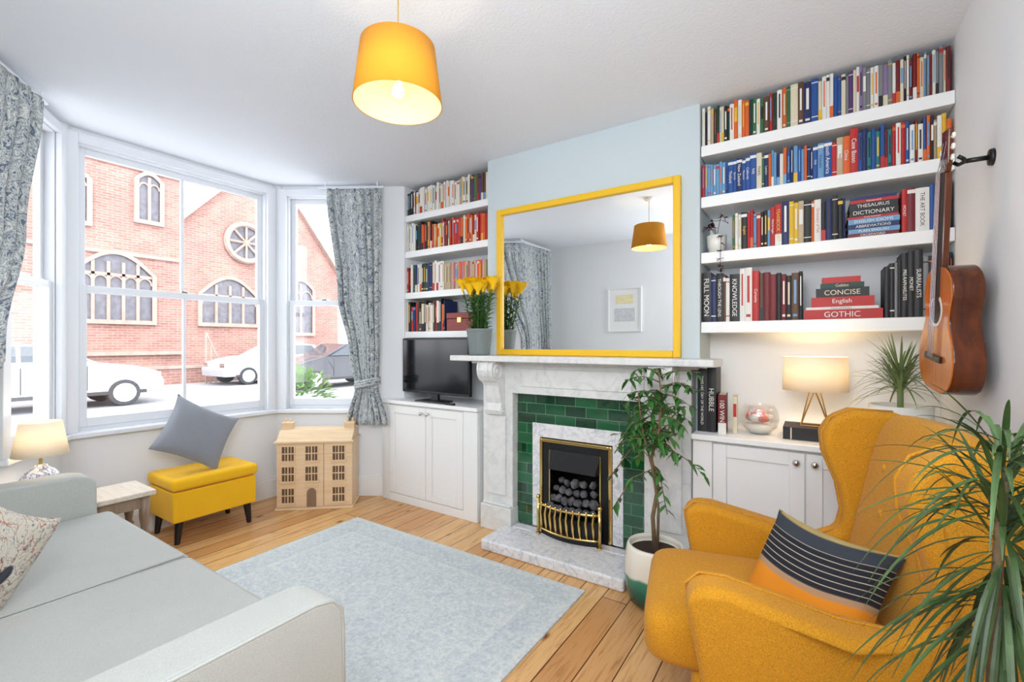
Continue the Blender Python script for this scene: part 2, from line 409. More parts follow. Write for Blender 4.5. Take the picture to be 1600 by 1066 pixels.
def bay_wall(name,P,Q,w0,w1):
    L=(Q-P).length; mb=MB()
    wallseg(mb,P,Q,0,L,0,WZ0-.02); wallseg(mb,P,Q,0,L,WZ1,ZC)
    if w0>0.001: wallseg(mb,P,Q,0,w0,WZ0-.02,WZ1)
    if w1<L-.001: wallseg(mb,P,Q,w1,L,WZ0-.02,WZ1)
    return struct(mb.build(name,M['wall']))
LC=(A-Cc).length; LR=(B-A).length; LL=(D-Cc).length
bay_wall('wall_bay_centre',Cc,A,.02,LC-.05)
bay_wall('wall_bay_right',A,B,.03,.80)
bay_wall('wall_bay_left',Cc,D,.03,.70)
struct(MB().box(-3.15,B.y,0,-3.05,YA,ZC).build('wall_alcove',M['wall']))
for i,P in enumerate((A,Cc)):
    m=MB(); m.lathe([(.085,WZ0-.02),(.085,ZC-.001)],20,(P.x-.045,P.y+(.03 if P is A else -.03),0),caps=True); struct(m.build('trim_%d'%(i+1),M['upvc'],smooth=False))
def skirt(name,P,Q,s0,s1,h=.15):
    mb=MB(); d,n=inward(P,Q); a=P+d*s0; b=P+d*s1
    mb.prism([tuple(a),tuple(b),tuple(b+n*.02),tuple(a+n*.02)],0,h); mb.prism([tuple(a),tuple(b),tuple(b+n*.012),tuple(a+n*.012)],h,h+.02)
    struct(mb.build(name,M['skirt']))
skirt('baseboard_centre',Cc,A,0,LC); skirt('baseboard_bay_right',A,B,0,LR-.15); skirt('baseboard_bay_left',Cc,D,0,LL)
mb=MB(); mb.box(XR-.02,YR,0,XR,2.56,.15); struct(mb.build('baseboard_right',M['skirt']))
mb=MB(); mb.box(-3.28,YR,0,XR-.02,YR+.02,.15); struct(mb.build('baseboard_rear',M['skirt']))

# ---------------------------------------------------------------- sash windows
def sash(name,P,Q,s0,s1,bars,zm=1.71):
    d,n=inward(P,Q); ang=math.atan2(d.y,d.x); o=P+d*s0
    root=bpy.data.objects.new(name,None); C.objects.link(root); struct(root)
    flip = 1 if (Vector((-math.sin(ang),math.cos(ang))).dot(n)>0) else -1
    root.location=(o.x,o.y,0); root.rotation_euler=(0,0,ang)
    W=s1-s0; f=flip
    m=MB(); fw=.05
    m.box(0,-.10*f,WZ0,fw,-.001*f,WZ1); m.box(W-fw,-.10*f,WZ0,W,-.001*f,WZ1); m.box(fw,-.10*f,WZ1-fw,W-fw,-.001*f,WZ1); m.box(fw,-.10*f,WZ0,W-fw,-.02*f,WZ0+.03)
    m.box(-.03,.0,WZ0,fw-.01,.03*f,WZ1+.02); m.box(W-fw+.01,0,WZ0,W+.03,.03*f,WZ1+.02); m.box(fw-.01,0,WZ1-.04,W-fw+.01,.03*f,WZ1+.02)
    m.build('window_frame',M['upvc'],root,bevel=.003)
    def leaf(nm,z0,z1,y0,y1,low,bot):
        r=.042
        q=MB(); q.box(fw,y0*f,z0,fw+r,y1*f,z1); q.box(W-fw-r,y0*f,z0,W-fw,y1*f,z1)
        q.box(fw+r,y0*f,z1-r,W-fw-r,y1*f,z1); q.box(fw+r,y0*f,z0,W-fw-r,y1*f,z0+bot)
        ym=(y0+y1)/2
        for k in range(bars):
            x=fw+(W-2*fw)*(k+1)/(bars+1); q.box(x-.011,(ym-.012)*f,z0+bot,x+.011,(ym+.014)*f,z1-r)
        so=q.build(nm,M['upvc'],root,bevel=.004)
        g=MB().box(fw+r,(ym-.002)*f,z0+bot,W-fw-r,(ym+.002)*f,z1-r); g.build('pane',M['glass'],so)
    leaf('upper_sash',zm-.02,WZ1-fw,-.085,-.05,0,.042)
    leaf('lower_sash',WZ0+.03,zm+.025,-.045,-.01,1,.06)
    q=MB(); q.box(W/2-.025,-.045*f,zm+.025,W/2+.025,-.015*f,zm+.04); q.build('latch',M['chrome'],root,bevel=.004)
    q=MB(); q.box(-.04,-.02*f,WZ0-.035,W+.04,.055*f,WZ0); q.build('window_sill',M['upvc'],root,bevel=.008)
sash('window_1',Cc,A,.03,LC-.06,1)
sash('window_2',A,B,.05,.78,0)
sash('window_3',Cc,D,.05,.68,0)

# ---------------------------------------------------------------- outside
g=MB(); g.box(-60,-40,-.15,-4.4,60,-.1); struct(g.build('ground',M['road']))
XW=-22
church=thing('church_building','red brick church with stone traceried windows across the street','building',(XW,8,-.1))
def Cy(px): return onX(px,HZ,XW).y-8
def Cz(px,py): return onX(px,py,XW).z+.1
m=MB(); m.box(-.5,-16,0,0,Cy(284),13); m.build('wall',M['brick'],church)
gy=[(Cy(284),0),(Cy(284),6.6),(Cy(340),8.1),(11.6-8,10.0),(Cy(470),8.1),(Cy(530),5.2),(Cy(530),0)]
m=MB(); m.prism(gy,-.4,-.1,'x'); m.build('wall',M['brick'],church)
m=MB(); 
for i in (1,2,3,4):
    a,b=gy[i],gy[i+1]; m.prism([a,b,(b[0],b[1]+.35),(a[0],a[1]+.35)],-.5,.15,'x')
m.build('coping',M['stone'],church)
m=MB(); m.box(0,-16,Cz(120,390),.08,Cy(284),Cz(120,384)); m.box(0,-16,Cz(150,250),.08,Cy(284),Cz(150,244)); m.box(0,-16,1.0,.15,Cy(284),1.15); m.build('string_course',M['stone'],church)
def gothic(y0,y1,z0,z1,lights,par,x=0):
    r=MB(); W=y1-y0; H=z1-z0; sp=z1-W*.32; fr=.16
    def arch(y0,y1,z0,z1,sp,n=8):
        c=(y0+y1)/2; pts=[(y0,z0)]
        for i in range(n+1):
            t=i/n; pts.append((y0+(c-y0)*t, sp+(z1-sp)*math.sin(t*PI/2)))
        for i in range(1,n+1):
            t=i/n; pts.append((c+(y1-c)*t, sp+(z1-sp)*math.cos(t*PI/2)))
        pts.append((y1,z0)); return pts
    outer=arch(y0-fr,y1+fr,z0-fr,z1+fr,sp); inner=arch(y0,y1,z0,z1,sp); n=len(outer)
    vs=[(x+.12,p[0],p[1]) for p in outer]+[(x+.12,p[0],p[1]) for p in inner]+[(x-.05,p[0],p[1]) for p in outer]
    fs=[(i,(i+1)%n,n+(i+1)%n,n+i) for i in range(n)]+[(i,(i+1)%n,2*n+(i+1)%n,2*n+i) for i in range(n)]
    r.add(vs,fs)
    for k in range(1,lights):
        yy=y0+W*k/lights; r.box(x+.03,yy-.05,z0,x+.1,yy+.05,sp+(z1-sp)*.6)
    if lights>2: r.box(x+.03,y0,sp-.1,x+.1,y1,sp)
    for k in range(lights):
        yy=y0+W*(k+.5)/lights; rr=W/lights/2
        r.tube([(x+.07,yy+rr*math.cos(t),sp-.15-rr+rr*math.sin(t)*1.2) for t in [PI*q/8 for q in range(9)]],.04,5)
    fo=r.build('window_tracery',M['stone'],par)
    pb=MB().prism(inner,x+.01,x+.03,'x'); pb.build('pane',M['leadglass'],fo)
gothic(Cy(118),Cy(236),Cz(180,500),Cz(180,398),5,church)
gothic(Cy(216),Cy(248),Cz(230,345),Cz(230,275),2,church)
gothic(Cy(120),Cy(134),Cz(127,345),Cz(127,275),1,church)
gothic(Cy(316),Cy(400),Cz(350,505),Cz(350,436),4,church,-.1)
gothic(Cy(452),Cy(488),Cz(470,520),Cz(470,440),2,church,-.1)
m=MB(); cy,cz=Cy(385),Cz(385,380)
m.tube([(0,cy+.85*math.cos(t),cz+.85*math.sin(t)) for t in [2*PI*q/24 for q in range(25)]],.13,6)
for k in range(4): 
    t=PI*k/4; m.tube([(0,cy-.8*math.cos(t),cz-.8*math.sin(t)),(0,cy+.8*math.cos(t),cz+.8*math.sin(t))],.06,5)
rw=m.build('rose_window_tracery',M['stone'],church)
m=MB(); m.prism([(cy+.84*math.cos(2*PI*q/20),cz+.84*math.sin(2*PI*q/20)) for q in range(20)],-.1,-.06,'x'); m.build('pane',M['leadglass'],rw)
m=MB(); m.box(-.15,-14,0,.15,16,.55); 
lw=thing('boundary_wall','low red brick wall with stone coping in front of church','wall',(-19.2,4,-.1)); m.build('brickwork',M['brick'],lw)
MB().box(-.2,-14,.55,.2,16,.65).build('coping',M['stone'],lw)
rl=thing('handrail','sloping metal handrail beside the church steps','railing',(-18.6,0,-.1)); m=MB()
p0=onX(322,520,-18.6); p1=onX(352,585,-18.6)
for k in range(5):
    q=p0.lerp(p1,k/4); m.tube([(0,q.y,0),(0,q.y,q.z+.1)],.03,6)
m.tube([(0,p0.y,p0.z+.1),(0,p1.y,p1.z+.1)],.035,6); m.build('rail',M['stone'],rl)
def car(x,y,d,label,paint):
    root=thing('car',label,'car',(x,y,-.1),(0,0,0 if d>0 else PI))
    side=[(-2.05,.30),(-2.08,.62),(-2.0,.88),(-1.75,1.02),(-1.45,1.38),(-.9,1.46),(.05,1.44),(.85,1.02),(1.5,.93),(1.95,.78),(2.08,.55),(2.05,.30)]
    m=MB()
    n=len(side); vs=[]; fs=[]
    for w_,k in ((-.86,0),(-.82,1),(.82,1),(.86,0)):
        for (a,b) in side:
            bz=b; ww=w_
            if b>1.0: ww=w_*(.78 if k else .80)
            if not k: bz = b if b>1.0 else b*.97+.01
            vs.append((ww,a*(1 if k else .985),bz))
    for s_ in range(3):
        for i in range(n): fs.append((s_*n+i,s_*n+(i+1)%n,(s_+1)*n+(i+1)%n,(s_+1)*n+i))
    fs.append(list(range(n))[::-1]); fs.append([3*n+i for i in range(n)])
    m.add(vs,fs); m.build('body',paint,root,smooth=True,bevel=.05,seg=3,wn=True)
    for sg in (-1,1):
        q=MB(); q.add([(sg*.77,-1.50,1.06),(sg*.705,-1.25,1.37),(sg*.705,-.45,1.39),(sg*.77,-.45,1.06)],[(0,1,2,3)]); q.add([(sg*.77,-.38,1.06),(sg*.705,-.38,1.39),(sg*.705,.0,1.38),(sg*.77,.68,1.06)],[(0,1,2,3)])
        q.build('window',M['carglass'],root,solid=.03)
        q=MB(); q.box(sg*.84,-1.7,.28,sg*.875,1.7,.36); q.build('sill_trim',M['tyre'],root)
        for yy in (-.40,.62): q=MB(); q.box(sg*.862,yy-.008,.40,sg*.872,yy+.008,.95); q.build('door_gap',M['tyre'],root)
    for sx in (-1,1):
        for yy in (-1.3,1.28):
            q=MB(); q.X=Matrix.Translation((sx*.78,yy,.31))@Matrix.Rotation(PI/2,4,'Y')
            q.lathe([(.0,-.1),(.29,-.1),(.31,-.07),(.31,.07),(.29,.1),(.0,.1)],20); w_=q.build('wheel',M['tyre'],root)
            q=MB(); q.X=Matrix.Translation((sx*.885,yy,.31))@Matrix.Rotation(PI/2,4,'Y')
            q.lathe([(.0,-.01),(.22,-.01),(.22,.01),(.0,.015)],16); q.build('hubcap',M['carwhite'],w_)
    q=MB(); q.sup((.6,1.98,.68),(.18,.06,.08)); q.sup((-.6,1.98,.68),(.18,.06,.08)); q.build('headlight',M['chrome'],root)
car(-14.3,onX(258,HZ,-13.5).y-2.1,1,'white hatchback parked across the road, seen through the middle window',M['carwhite'])
car(-17.5,onX(350,HZ,-16.6).y+2.1,-1,'smaller distant white car behind the first one, near church wall',M['carwhite'])
car(-13.9,onX(455,HZ,-13).y+2.1,-1,'dark car parked across the road, seen through the right window',M['carblack'])
b_=MB(); 
for k in range(500):
    p=Vector((random.gauss(0,1),random.gauss(0,1),random.gauss(0,1))).normalized()*random.uniform(.6,1)
    b_.blade((p.x*.5,p.y*.6,.5+p.z*.5),(p.x,p.y,p.z+.2),.18,.1,.2,2)
q=onX(468,600,-7.5); tag(b_.build('garden_shrub',M['hedge'],loc=(-7.5,q.y,-.1)),'light green garden shrub outside the right window','shrub')

# ---------------------------------------------------------------- books
COL={'black':(26,26,30),'white':(226,224,218),'cream':(216,206,180),'red':(180,34,34),'dark red':(112,26,32),'orange':(212,96,34),'yellow':(222,178,44),'green':(48,102,64),'dark green':(26,56,44),
'blue':(30,76,146),'navy blue':(22,38,88),'light blue':(104,152,192),'teal':(28,110,120),'purple':(84,56,112),'grey':(124,126,130),'brown':(90,60,42),'pink':(196,112,132),'beige':(188,168,138),'lilac':(132,112,152)}
BM={k:mat('book_cloth_'+k.replace(' ','_'),v,.5) for k,v in COL.items()}
M['pages']=mat('book_pages',(224,216,196),.9)
allbooks=0
def textmesh(s):
    cu=bpy.data.curves.new('t','FONT'); cu.body=s; ob=bpy.data.objects.new('t',cu); C.objects.link(ob)
    bpy.context.view_layer.update(); dg=bpy.context.evaluated_depsgraph_get()
    me=bpy.data.meshes.new_from_object(ob.evaluated_get(dg)); bpy.data.objects.remove(ob); bpy.data.curves.remove(cu); return me
def put_text(s,parent,colm,L,Hh,flat,name='spine_title',yy=-.0035,off=0.5):
    me=textmesh(s); xs=[v.co.x for v in me.vertices]; ys=[v.co.y for v in me.vertices]
    if not xs: return
    x0,x1,y0,y1=min(xs),max(xs),min(ys),max(ys); k=min(L/(x1-x0),Hh/(y1-y0)); cx=(x0+x1)/2; cyy=(y0+y1)/2
    for v in me.vertices:
        a=(v.co.x-cx)*k; b=(v.co.y-cyy)*k
        v.co = (a,yy,b) if flat else (b,yy,-a)
    me.materials.clear(); me.materials.append(colm); me.name=name
    o=bpy.data.objects.new(name,me); C.objects.link(o); o.parent=parent; return o
def book(x,y,z,t,h,dp,col,band,pat,label,group,flat=False,title=None,tcol='white',rot=0,lean=0):
    m=MB(); c=.0025
    if not flat: W,H=t,h
    else: W,H=h,t
    def bx(*a,mi=0): m.box(*a,mi=mi)
    hw=W/2
    if not flat:
        bx(-hw,0,0,-hw+c,dp,H); bx(hw-c,0,0,hw,dp,H)
        m.add([(-hw,0,0),(-hw*.5,-.0022,0),(0,-.003,0),(hw*.5,-.0022,0),(hw,0,0),(hw,.003,0),(-hw,.003,0),
               (-hw,0,H),(-hw*.5,-.0022,H),(0,-.003,H),(hw*.5,-.0022,H),(hw,0,H),(hw,.003,H),(-hw,.003,H)],
              [(0,1,8,7),(1,2,9,8),(2,3,10,9),(3,4,11,10),(4,5,12,11),(5,6,13,12),(6,0,7,13),(0,1,2,3,4,5,6),(7,8,9,10,11,12,13)])
        bx(-hw+c,.003,.003,hw-c,dp-.004,H-.004,mi=2)
    else:
        bx(-hw,0,0,hw,dp,c); bx(-hw,0,H-c,hw,dp,H); bx(-hw,-.002,0,hw,.002,H); bx(-hw+.003,.002,c,hw-.003,dp-.004,H-c,mi=2)
    e=-.0034
    def bnd(a,b,fx=.98):
        if not flat: bx(-hw*fx,e,H*a,hw*fx,0,H*b,mi=1)
        else: bx(-hw+W*a,e,H*.04,-hw+W*b,0,H*.96,mi=1)
    if pat==1: bnd(.86,.94)
    elif pat==2: bnd(.9,.92); bnd(.12,.14)
    elif pat==3: bnd(.45,.8,.7)
    elif pat==4: bnd(.0,.28)
    elif pat==5: bnd(.08,.13,.6); bnd(.35,.85,.35)
    elif pat==6: bnd(.3,.9,.3)
    o=m.build('book',[BM[col],BM[band],M['pages']],loc=(x,y,z),rot=(0,lean,rot))
    tag(o,label,'book',group)
    if title: put_text(title,o,BM[tcol],(H if not flat else W)*(.78 if not flat else .84),(W if not flat else H)*.56,flat).location=(0,-.0005,H/2)
    return o
def ordn(n): return '%d%s'%(n,'th' if 10<=n%100<=20 else {1:'st',2:'nd',3:'rd'}.get(n%10,'th'))
def shelf_books(xs,z,yf,spec,where,group):
    global allbooks
    x=xs; n=0
    for s in spec:
        if s[0]=='g': x=s[1]; continue
        if s[0]=='f':
            while True:
                t=random.uniform(*s[4]); 
                if x+t>s[1]:
                    t=s[1]-x
                    if t<.009: break
                h=random.uniform(*s[3]); c=random.choice(s[2]); b=random.choice([k for k in ('white','cream','black','yellow','red','light blue','orange') if k!=c]); n+=1
                sz='thick' if t>s[4][0]+.65*(s[4][1]-s[4][0]) else ('thin' if t<s[4][0]+.3*(s[4][1]-s[4][0]) else ('tall' if h>s[3][0]+.6*(s[3][1]-s[3][0]) else 'short'))
                book(x+t/2,yf+random.uniform(0,.012),z,t-.0006,h,random.uniform(.13,.17),c,b,random.choice([0,1,2,3,4,5,6,5,6]),'%s %s book, %s from left on %s'%(sz,c,ordn(n),where),group)
                x+=t; allbooks+=1
                if x>=s[1]-.001: break
        else:
            _,ti,c,tc,t,h=s[:6]; pat=s[6] if len(s)>6 else 0; n+=1; b='white' if c!='white' else 'red'
            lb = '%s book %s, %s from left on %s'%(c,('lettered '+ti) if ti else 'with plain spine',ordn(n),where)
            book(x+t/2,yf+.004,z,t-.0006,h,.16,c,b,pat,lb,group,title=ti,tcol=tc); x+=t; allbooks+=1
SY=2.845; BYF=2.862
shelfR=[2.505,2.205,1.88,1.475]; shelfL=[2.485,2.165,1.80,1.455]
ordw=['top','second','third','lowest']
for i,z in enumerate(shelfR):
    o=MB().box(BX1+.004,SY,z-.062,XR-.002,YA-.001,z).build('floating_shelf',M['white'],bevel=.003); tag(o,'white floating bookshelf, %s one right of the chimney breast'%ordw[i],'shelf','white alcove shelves')
for i,z in enumerate(shelfL):
    o=MB().box(-3.046,SY+.03,z-.055,BX0-.004,YA-.001,z).build('floating_shelf',M['white'],bevel=.003); tag(o,'white floating bookshelf, %s one left of the chimney breast'%ordw[i],'shelf','white alcove shelves')
X=lambda px: xY(px,BYF)
x0=BX1+.006; xe=XR-.006
shelf_books(x0,shelfR[0],BYF,[('f',X(1140),['black','cream','beige','dark green','white','red'],(.20,.23),(.012,.02)),('b','','white','black',.022,.21,6),
  ('f',X(1235),['yellow','light blue','orange','black','red','green','brown','dark green','white'],(.19,.23),(.014,.024)),('b','','cream','brown',.034,.228,2),('b','','brown','cream',.026,.23,5),('b','','navy blue','white',.034,.22,5),
  ('b','','blue','white',.030,.228,2),('f',X(1400),['white','cream','lilac','red','blue','purple','white','grey'],(.195,.232),(.012,.022)),
  ('f',xe,['navy blue','blue','white','dark red','orange','cream','pink','light blue','black','grey'],(.19,.232),(.009,.016))],
  'top shelf right of chimney','books on the top shelf right of the chimney')
shelf_books(x0,shelfR[1],BYF,[('f',X(1140),['blue','light blue','blue','red','blue'],(.18,.2),(.013,.018)),
  ('b','Thailand','blue','white',.026,.19,1),('b','Borneo','blue','white',.018,.19,1),('b','New Zealand','navy blue','white',.028,.194,1),('b','Morocco','blue','white',.018,.185,1),('b','California','blue','white',.022,.195,1),('b','Italy','blue','white',.032,.205,1),
  ('b','PARIS','cream','black',.026,.2),('b','','green','white',.012,.185,2),('b','London','navy blue','white',.02,.19,1),('f',X(1270),['white','blue','navy blue','light blue','orange'],(.17,.2),(.012,.02)),('b','Sicily','blue','white',.022,.18,1),('b','Vietnam','light blue','navy blue',.026,.185,1),
  ('b','South America','blue','white',.034,.19,1),('b','','red','white',.02,.175,2),('b','Italy','beige','dark red',.026,.195,3),('b','China','orange','white',.028,.195),('b','Case Basso','red','white',.034,.228),
  ('f',X(1450),['red','dark red','blue','navy blue','blue','teal','white'],(.18,.22),(.011,.02)),('f',xe,['white','yellow','orange','beige','black'],(.18,.228),(.010,.018))],
  'second shelf right of chimney','books on the second shelf right of the chimney')
x3=X(1144)
shelf_books(x3,shelfR[2],BYF,[('f',X(1158),['white','green'],(.2,.21),(.014,.018)),('b','English','black','yellow',.03,.21,1),('f',X(1204),['red','black','light blue','dark red'],(.19,.22),(.013,.02)),
  ('b','Wind & Angler','red','white',.022,.215),('b','YEARBOOK 2007','red','yellow',.032,.225,4),('b','','navy blue','yellow',.034,.235,6),('b','','yellow','black',.022,.23,2),('b','','yellow','black',.02,.22,5),
  ('b','','beige','black',.024,.225,3),('b','','black','white',.034,.22,2),('b','','orange','white',.012,.215,1),('b','Dictionary of Fish','white','red',.03,.22),('f',X(1321),['black','navy blue','dark green','black','brown'],(.2,.23),(.018,.028)),
  ('g',X(1409)),('b','MONET','red','white',.02,.21),('b','','dark red','white',.03,.215,1),('b','THE ART BOOK','white','black',.05,.205),('b','','blue','white',.018,.215),('b','THE ART OF','black','white',.026,.215),('f',xe,['white','black','grey','navy blue'],(.2,.235),(.012,.022))],
  'third shelf right of chimney','books on the third shelf right of the chimney')
shelf_books(x0,shelfR[3],BYF,[('b','FULL MOON','black','white',.05,.29),('b','','navy blue','white',.026,.265,2),('b','THROUGH THE LENS','black','white',.038,.28),('b','','brown','white',.014,.27,1),('b','','white','black',.02,.25,2),
  ('b','KNOWLEDGE','black','white',.052,.27),('b','','white','navy blue',.026,.297,6),('b','','white','navy blue',.036,.30,5),('b','Curiosity','red','white',.034,.28),('f',X(1254),['black','black','dark red','black','brown'],(.24,.27),(.022,.036)),
  ('g',X(1382)),('b','','black','white',.02,.25),('b','','black','white',.018,.265,2),('b','','grey','white',.012,.265),('b','','black','white',.014,.28),('b','PRE-RAPHAELITES','black','white',.024,.31),('b','MONET','black','white',.024,.315),('b','SURREALISTS','black','white',.03,.32),('f',xe,['black','grey','white'],(.27,.3),(.014,.02))],
  'lowest shelf right of chimney','books on the lowest shelf right of the chimney')
def stack(xc,z,specs,where,group):
    global allbooks
    for i,(ti,c,tc,L,t,dx) in enumerate(specs):
        book(xc+dx,BYF+.0,z,t-.0006,L,.2,c,'white' if c!='white' else 'red',0,'%s book%s lying flat, %s up in the stack on %s'%(c,(' lettered '+ti) if ti else '',ordn(i+1),where),group,flat=True,title=ti,tcol=tc)
        z+=t; allbooks+=1
    return z
xa,xb=X(1322),X(1408)
stack((xa+xb)/2,shelfR[2],[('CROSSWORD','dark red','white',.20,.02,-.001),('PLAIN ENGLISH','light blue','white',.20,.022,.002),('ABBREVIATIONS','navy blue','white',.20,.024,0),('ENGLISH IDIOMS','light blue','white',.20,.026,.002),('PUNCTUATION','red','white',.2,.012,-.002),('DICTIONARY','black','white',.19,.036,.002),('THESAURUS','black','white',.19,.03,0),('Homework','red','white',.19,.016,.004),('','navy blue','white',.18,.016,.002)],'third shelf','stacked reference books on the third shelf')
stack((X(1256)+X(1380))/2,shelfR[3],[('GOTHIC','red','white',.325,.05,0),('Towns and Gardens','white','black',.30,.014,-.004),('English','red','white',.26,.05,0),('CONCISE','black','cream',.22,.045,0),('Gables','dark green','cream',.18,.026,.0),('','red','white',.16,.03,-.004)],'lowest shelf','stacked books on the lowest shelf')
xl=-3.04; xr_=BX0-.008; LY=SY+.046
shelf_books(xl,shelfL[0],LY,[('f',-2.88,['dark green','black','white','grey','cream','navy blue'],(.19,.225),(.018,.028)),('f',-2.32,['white','white','cream','white','beige','white'],(.2,.235),(.018,.028)),('f',xr_,['brown','green','purple','black','white','white'],(.2,.235),(.016,.026))],'top shelf left of chimney','books on the top shelf left of the chimney')
shelf_books(xl,shelfL[1],LY,[('f',-2.86,['dark green','black','red','white','yellow'],(.22,.26),(.018,.03)),('f',-2.6,['white','cream','black','red','orange','yellow'],(.2,.24),(.016,.026)),('f',xr_,['orange','red','red','cream','dark red','orange','red'],(.21,.24),(.016,.026))],'second shelf left of chimney','books on the second shelf left of the chimney')
shelf_books(xl,shelfL[2],LY,[('f',-2.74,['dark green','black','red','navy blue','white'],(.22,.25),(.018,.028)),('f',-2.6,['white','cream'],(.24,.26),(.02,.03)),('f',-2.16,['beige','pink','orange','beige','beige'],(.21,.225),(.014,.022))],'third shelf left of chimney','books on the third shelf left of the chimney')
shelf_books(xl,shelfL[3],LY,[('f',-2.60,['black','red','orange','cream','white','navy blue','black','brown'],(.2,.28),(.016,.032))],'lowest shelf left of chimney','books on the lowest shelf left of the chimney')
print('BOOKS',allbooks)
bxr=thing('wooden_box','dark red wooden box with brass plate on lowest left shelf','box',(-2.43,LY,shelfL[3]))
MB().box(-.14,0,0,.14,.17,.10).build('body',M['mahog'],bxr,bevel=.004); MB().box(-.142,-.002,.102,.142,.172,.15).build('lid',M['mahog'],bxr,bevel=.004)
MB().box(-.02,-.006,.07,.02,0,.11).build('brass_plate',M['brass'],bxr)
p=X(1117)
tp=thing('potted_plant','small white pot with trailing dark red plant at left end of third shelf','plant',(p,BYF+.06,shelfR[2]))
m=MB(); m.lathe([(0,0),(.04,0),(.052,.05),(.055,.105),(.05,.105),(.047,.09),(0,.09)],20); m.build('pot',M['whitepot'],tp,smooth=True)
m=MB()
for k in range(6):
    a=R(-170+k*30); L=random.uniform(.05,.10); pts=[Vector((0,0,.09))]; dn=(k in (3,4))
    for j in range(1,9):
        t=j/8; y_=-.03-.10*t if dn else math.sin(a)*L*t*.6
        pts.append(Vector((math.cos(a)*L*t*.8 if not dn else .03+.01*t, y_ if not dn else max(-.12,-.16*t), .09+(.12*math.sin(t*2.4)*(.6+.1*k) if not dn else .03*math.sin(t*6)-.20*t*t))))
    m.tube(pts,.0015,4)
    for q in pts[3:]:
        for s_ in range(2): m.blade(q,(random.uniform(-1,1),random.uniform(-1,.2),random.uniform(-.3,.6)),.032,.018,.3,3)
m.build('foliage',M['leaf_red'],tp)

# ---------------------------------------------------------------- cabinets and worktops
def shaker_door(parent,x0,x1,z0,z1,yf,knobx):
    fr=.065; m=MB()
    m.box(x0,yf,z0,x0+fr,yf+.022,z1); m.box(x1-fr,yf,z0,x1,yf+.022,z1); m.box(x0+fr,yf,z1-fr,x1-fr,yf+.022,z1); m.box(x0+fr,yf,z0,x1-fr,yf+.022,z0+fr); m.box(x0+fr,yf+.010,z0+fr,x1-fr,yf+.022,z1-fr)
    d=m.build('door',M['cab'],parent,bevel=.003)
    k=MB(); k.X=Matrix.Translation((knobx,yf,z1-.045))@Matrix.Rotation(PI/2,4,'X')
    k.lathe([(.0,0),(.010,0),(.007,.008),(.007,.014),(.014,.018),(.016,.024),(.012,.030),(0,.032)],16); k.build('knob',M['chrome'],d,smooth=True)
CT=.865
cb=thing('cabinet','white two-door shaker cabinet under the television','cabinet',(0,0,0))
cb.location=(-2.64,2.74,0)
def loc(pl,o): return [(a-o.location.x,b-o.location.y) for a,b in pl]
MB().prism(loc([(-3.17,2.742),(-2.112,2.742),(-2.112,3.14),(-3.04,3.14),(-3.04,2.86),(-3.17,2.775)],cb),.0,CT-.03).build('body',M['cab'],cb)
ox,oy=-2.64,2.74
shaker_door(cb,-3.08-ox,-2.652-ox,.07,CT-.045,2.722-oy,-2.685-ox); shaker_door(cb,-2.646-ox,-2.255-ox,.07,CT-.045,2.722-oy,-2.613-ox)
m=MB(); m.box(-3.165-ox,-.018,0,-3.085-ox,.001,CT-.035); m.box(-2.25-ox,-.018,0,-2.114-ox,.001,CT-.035); m.box(-3.08-ox,-.018,0,-2.25-ox,.001,.065); m.build('face_frame',M['cab'],cb,bevel=.002)
o=MB().prism([(-3.185,2.705),(-2.106,2.705),(-2.106,3.147),(-3.045,3.147),(-3.045,2.862),(-3.185,2.768)],CT-.03,CT).build('worktop',M['white'],bevel=.004); tag(o,'white worktop on the cabinet left of the fireplace','worktop')
cb=thing('cabinet','white two-door shaker cabinet behind the mustard armchair','cabinet',(0,2.63,0))
MB().box(-.553,0,0,.51,.51,CT-.03).build('body',M['cab'],cb)
shaker_door(cb,-.45,-.040,.07,CT-.045,-.02,-.075); shaker_door(cb,-.034,.385,.07,CT-.045,-.02,.0)
m=MB(); m.box(-.553,-.016,0,-.455,.001,CT-.035); m.box(.39,-.016,0,.51,.001,CT-.035); m.box(-.45,-.016,0,.385,.001,.065); m.build('face_frame',M['cab'],cb,bevel=.002)
o=MB().box(-.555,2.588,CT-.03,XR-.003,YA-.002,CT).build('worktop',M['white'],bevel=.004); tag(o,'white worktop with table lamp, right of the fireplace','worktop')

p0=Vector((-3.03,2.83)); p1=Vector((-2.245,2.79)); d=(p1-p0); W=d.length; mid=(p0+p1)/2
tv=thing('television','flat black television on the left white cabinet','television',(mid.x,mid.y,CT),(0,0,math.atan2(d.y,d.x)))
MB().box(-W/2,0,.065,W/2,.035,.53).build('casing',M['black'],tv,bevel=.005)
MB().box(-W/2+.014,-.003,.085,W/2-.014,.001,.516).build('screen',M['screen'],tv)
m=MB(); m.prism([(-.17,-.06),(.17,-.06),(.13,.09),(-.13,.09)],0,.012); m.box(-.04,.005,.012,.04,.03,.07); m.build('stand',M['black'],tv,bevel=.003)
o=MB().box(-.05,-.012,0,.05,.012,.016).build('remote_control',M['black'],loc=(-2.40,2.735,CT),bevel=.003,rot=(0,0,0)); tag(o,'small black box in front of the television stand','remote')

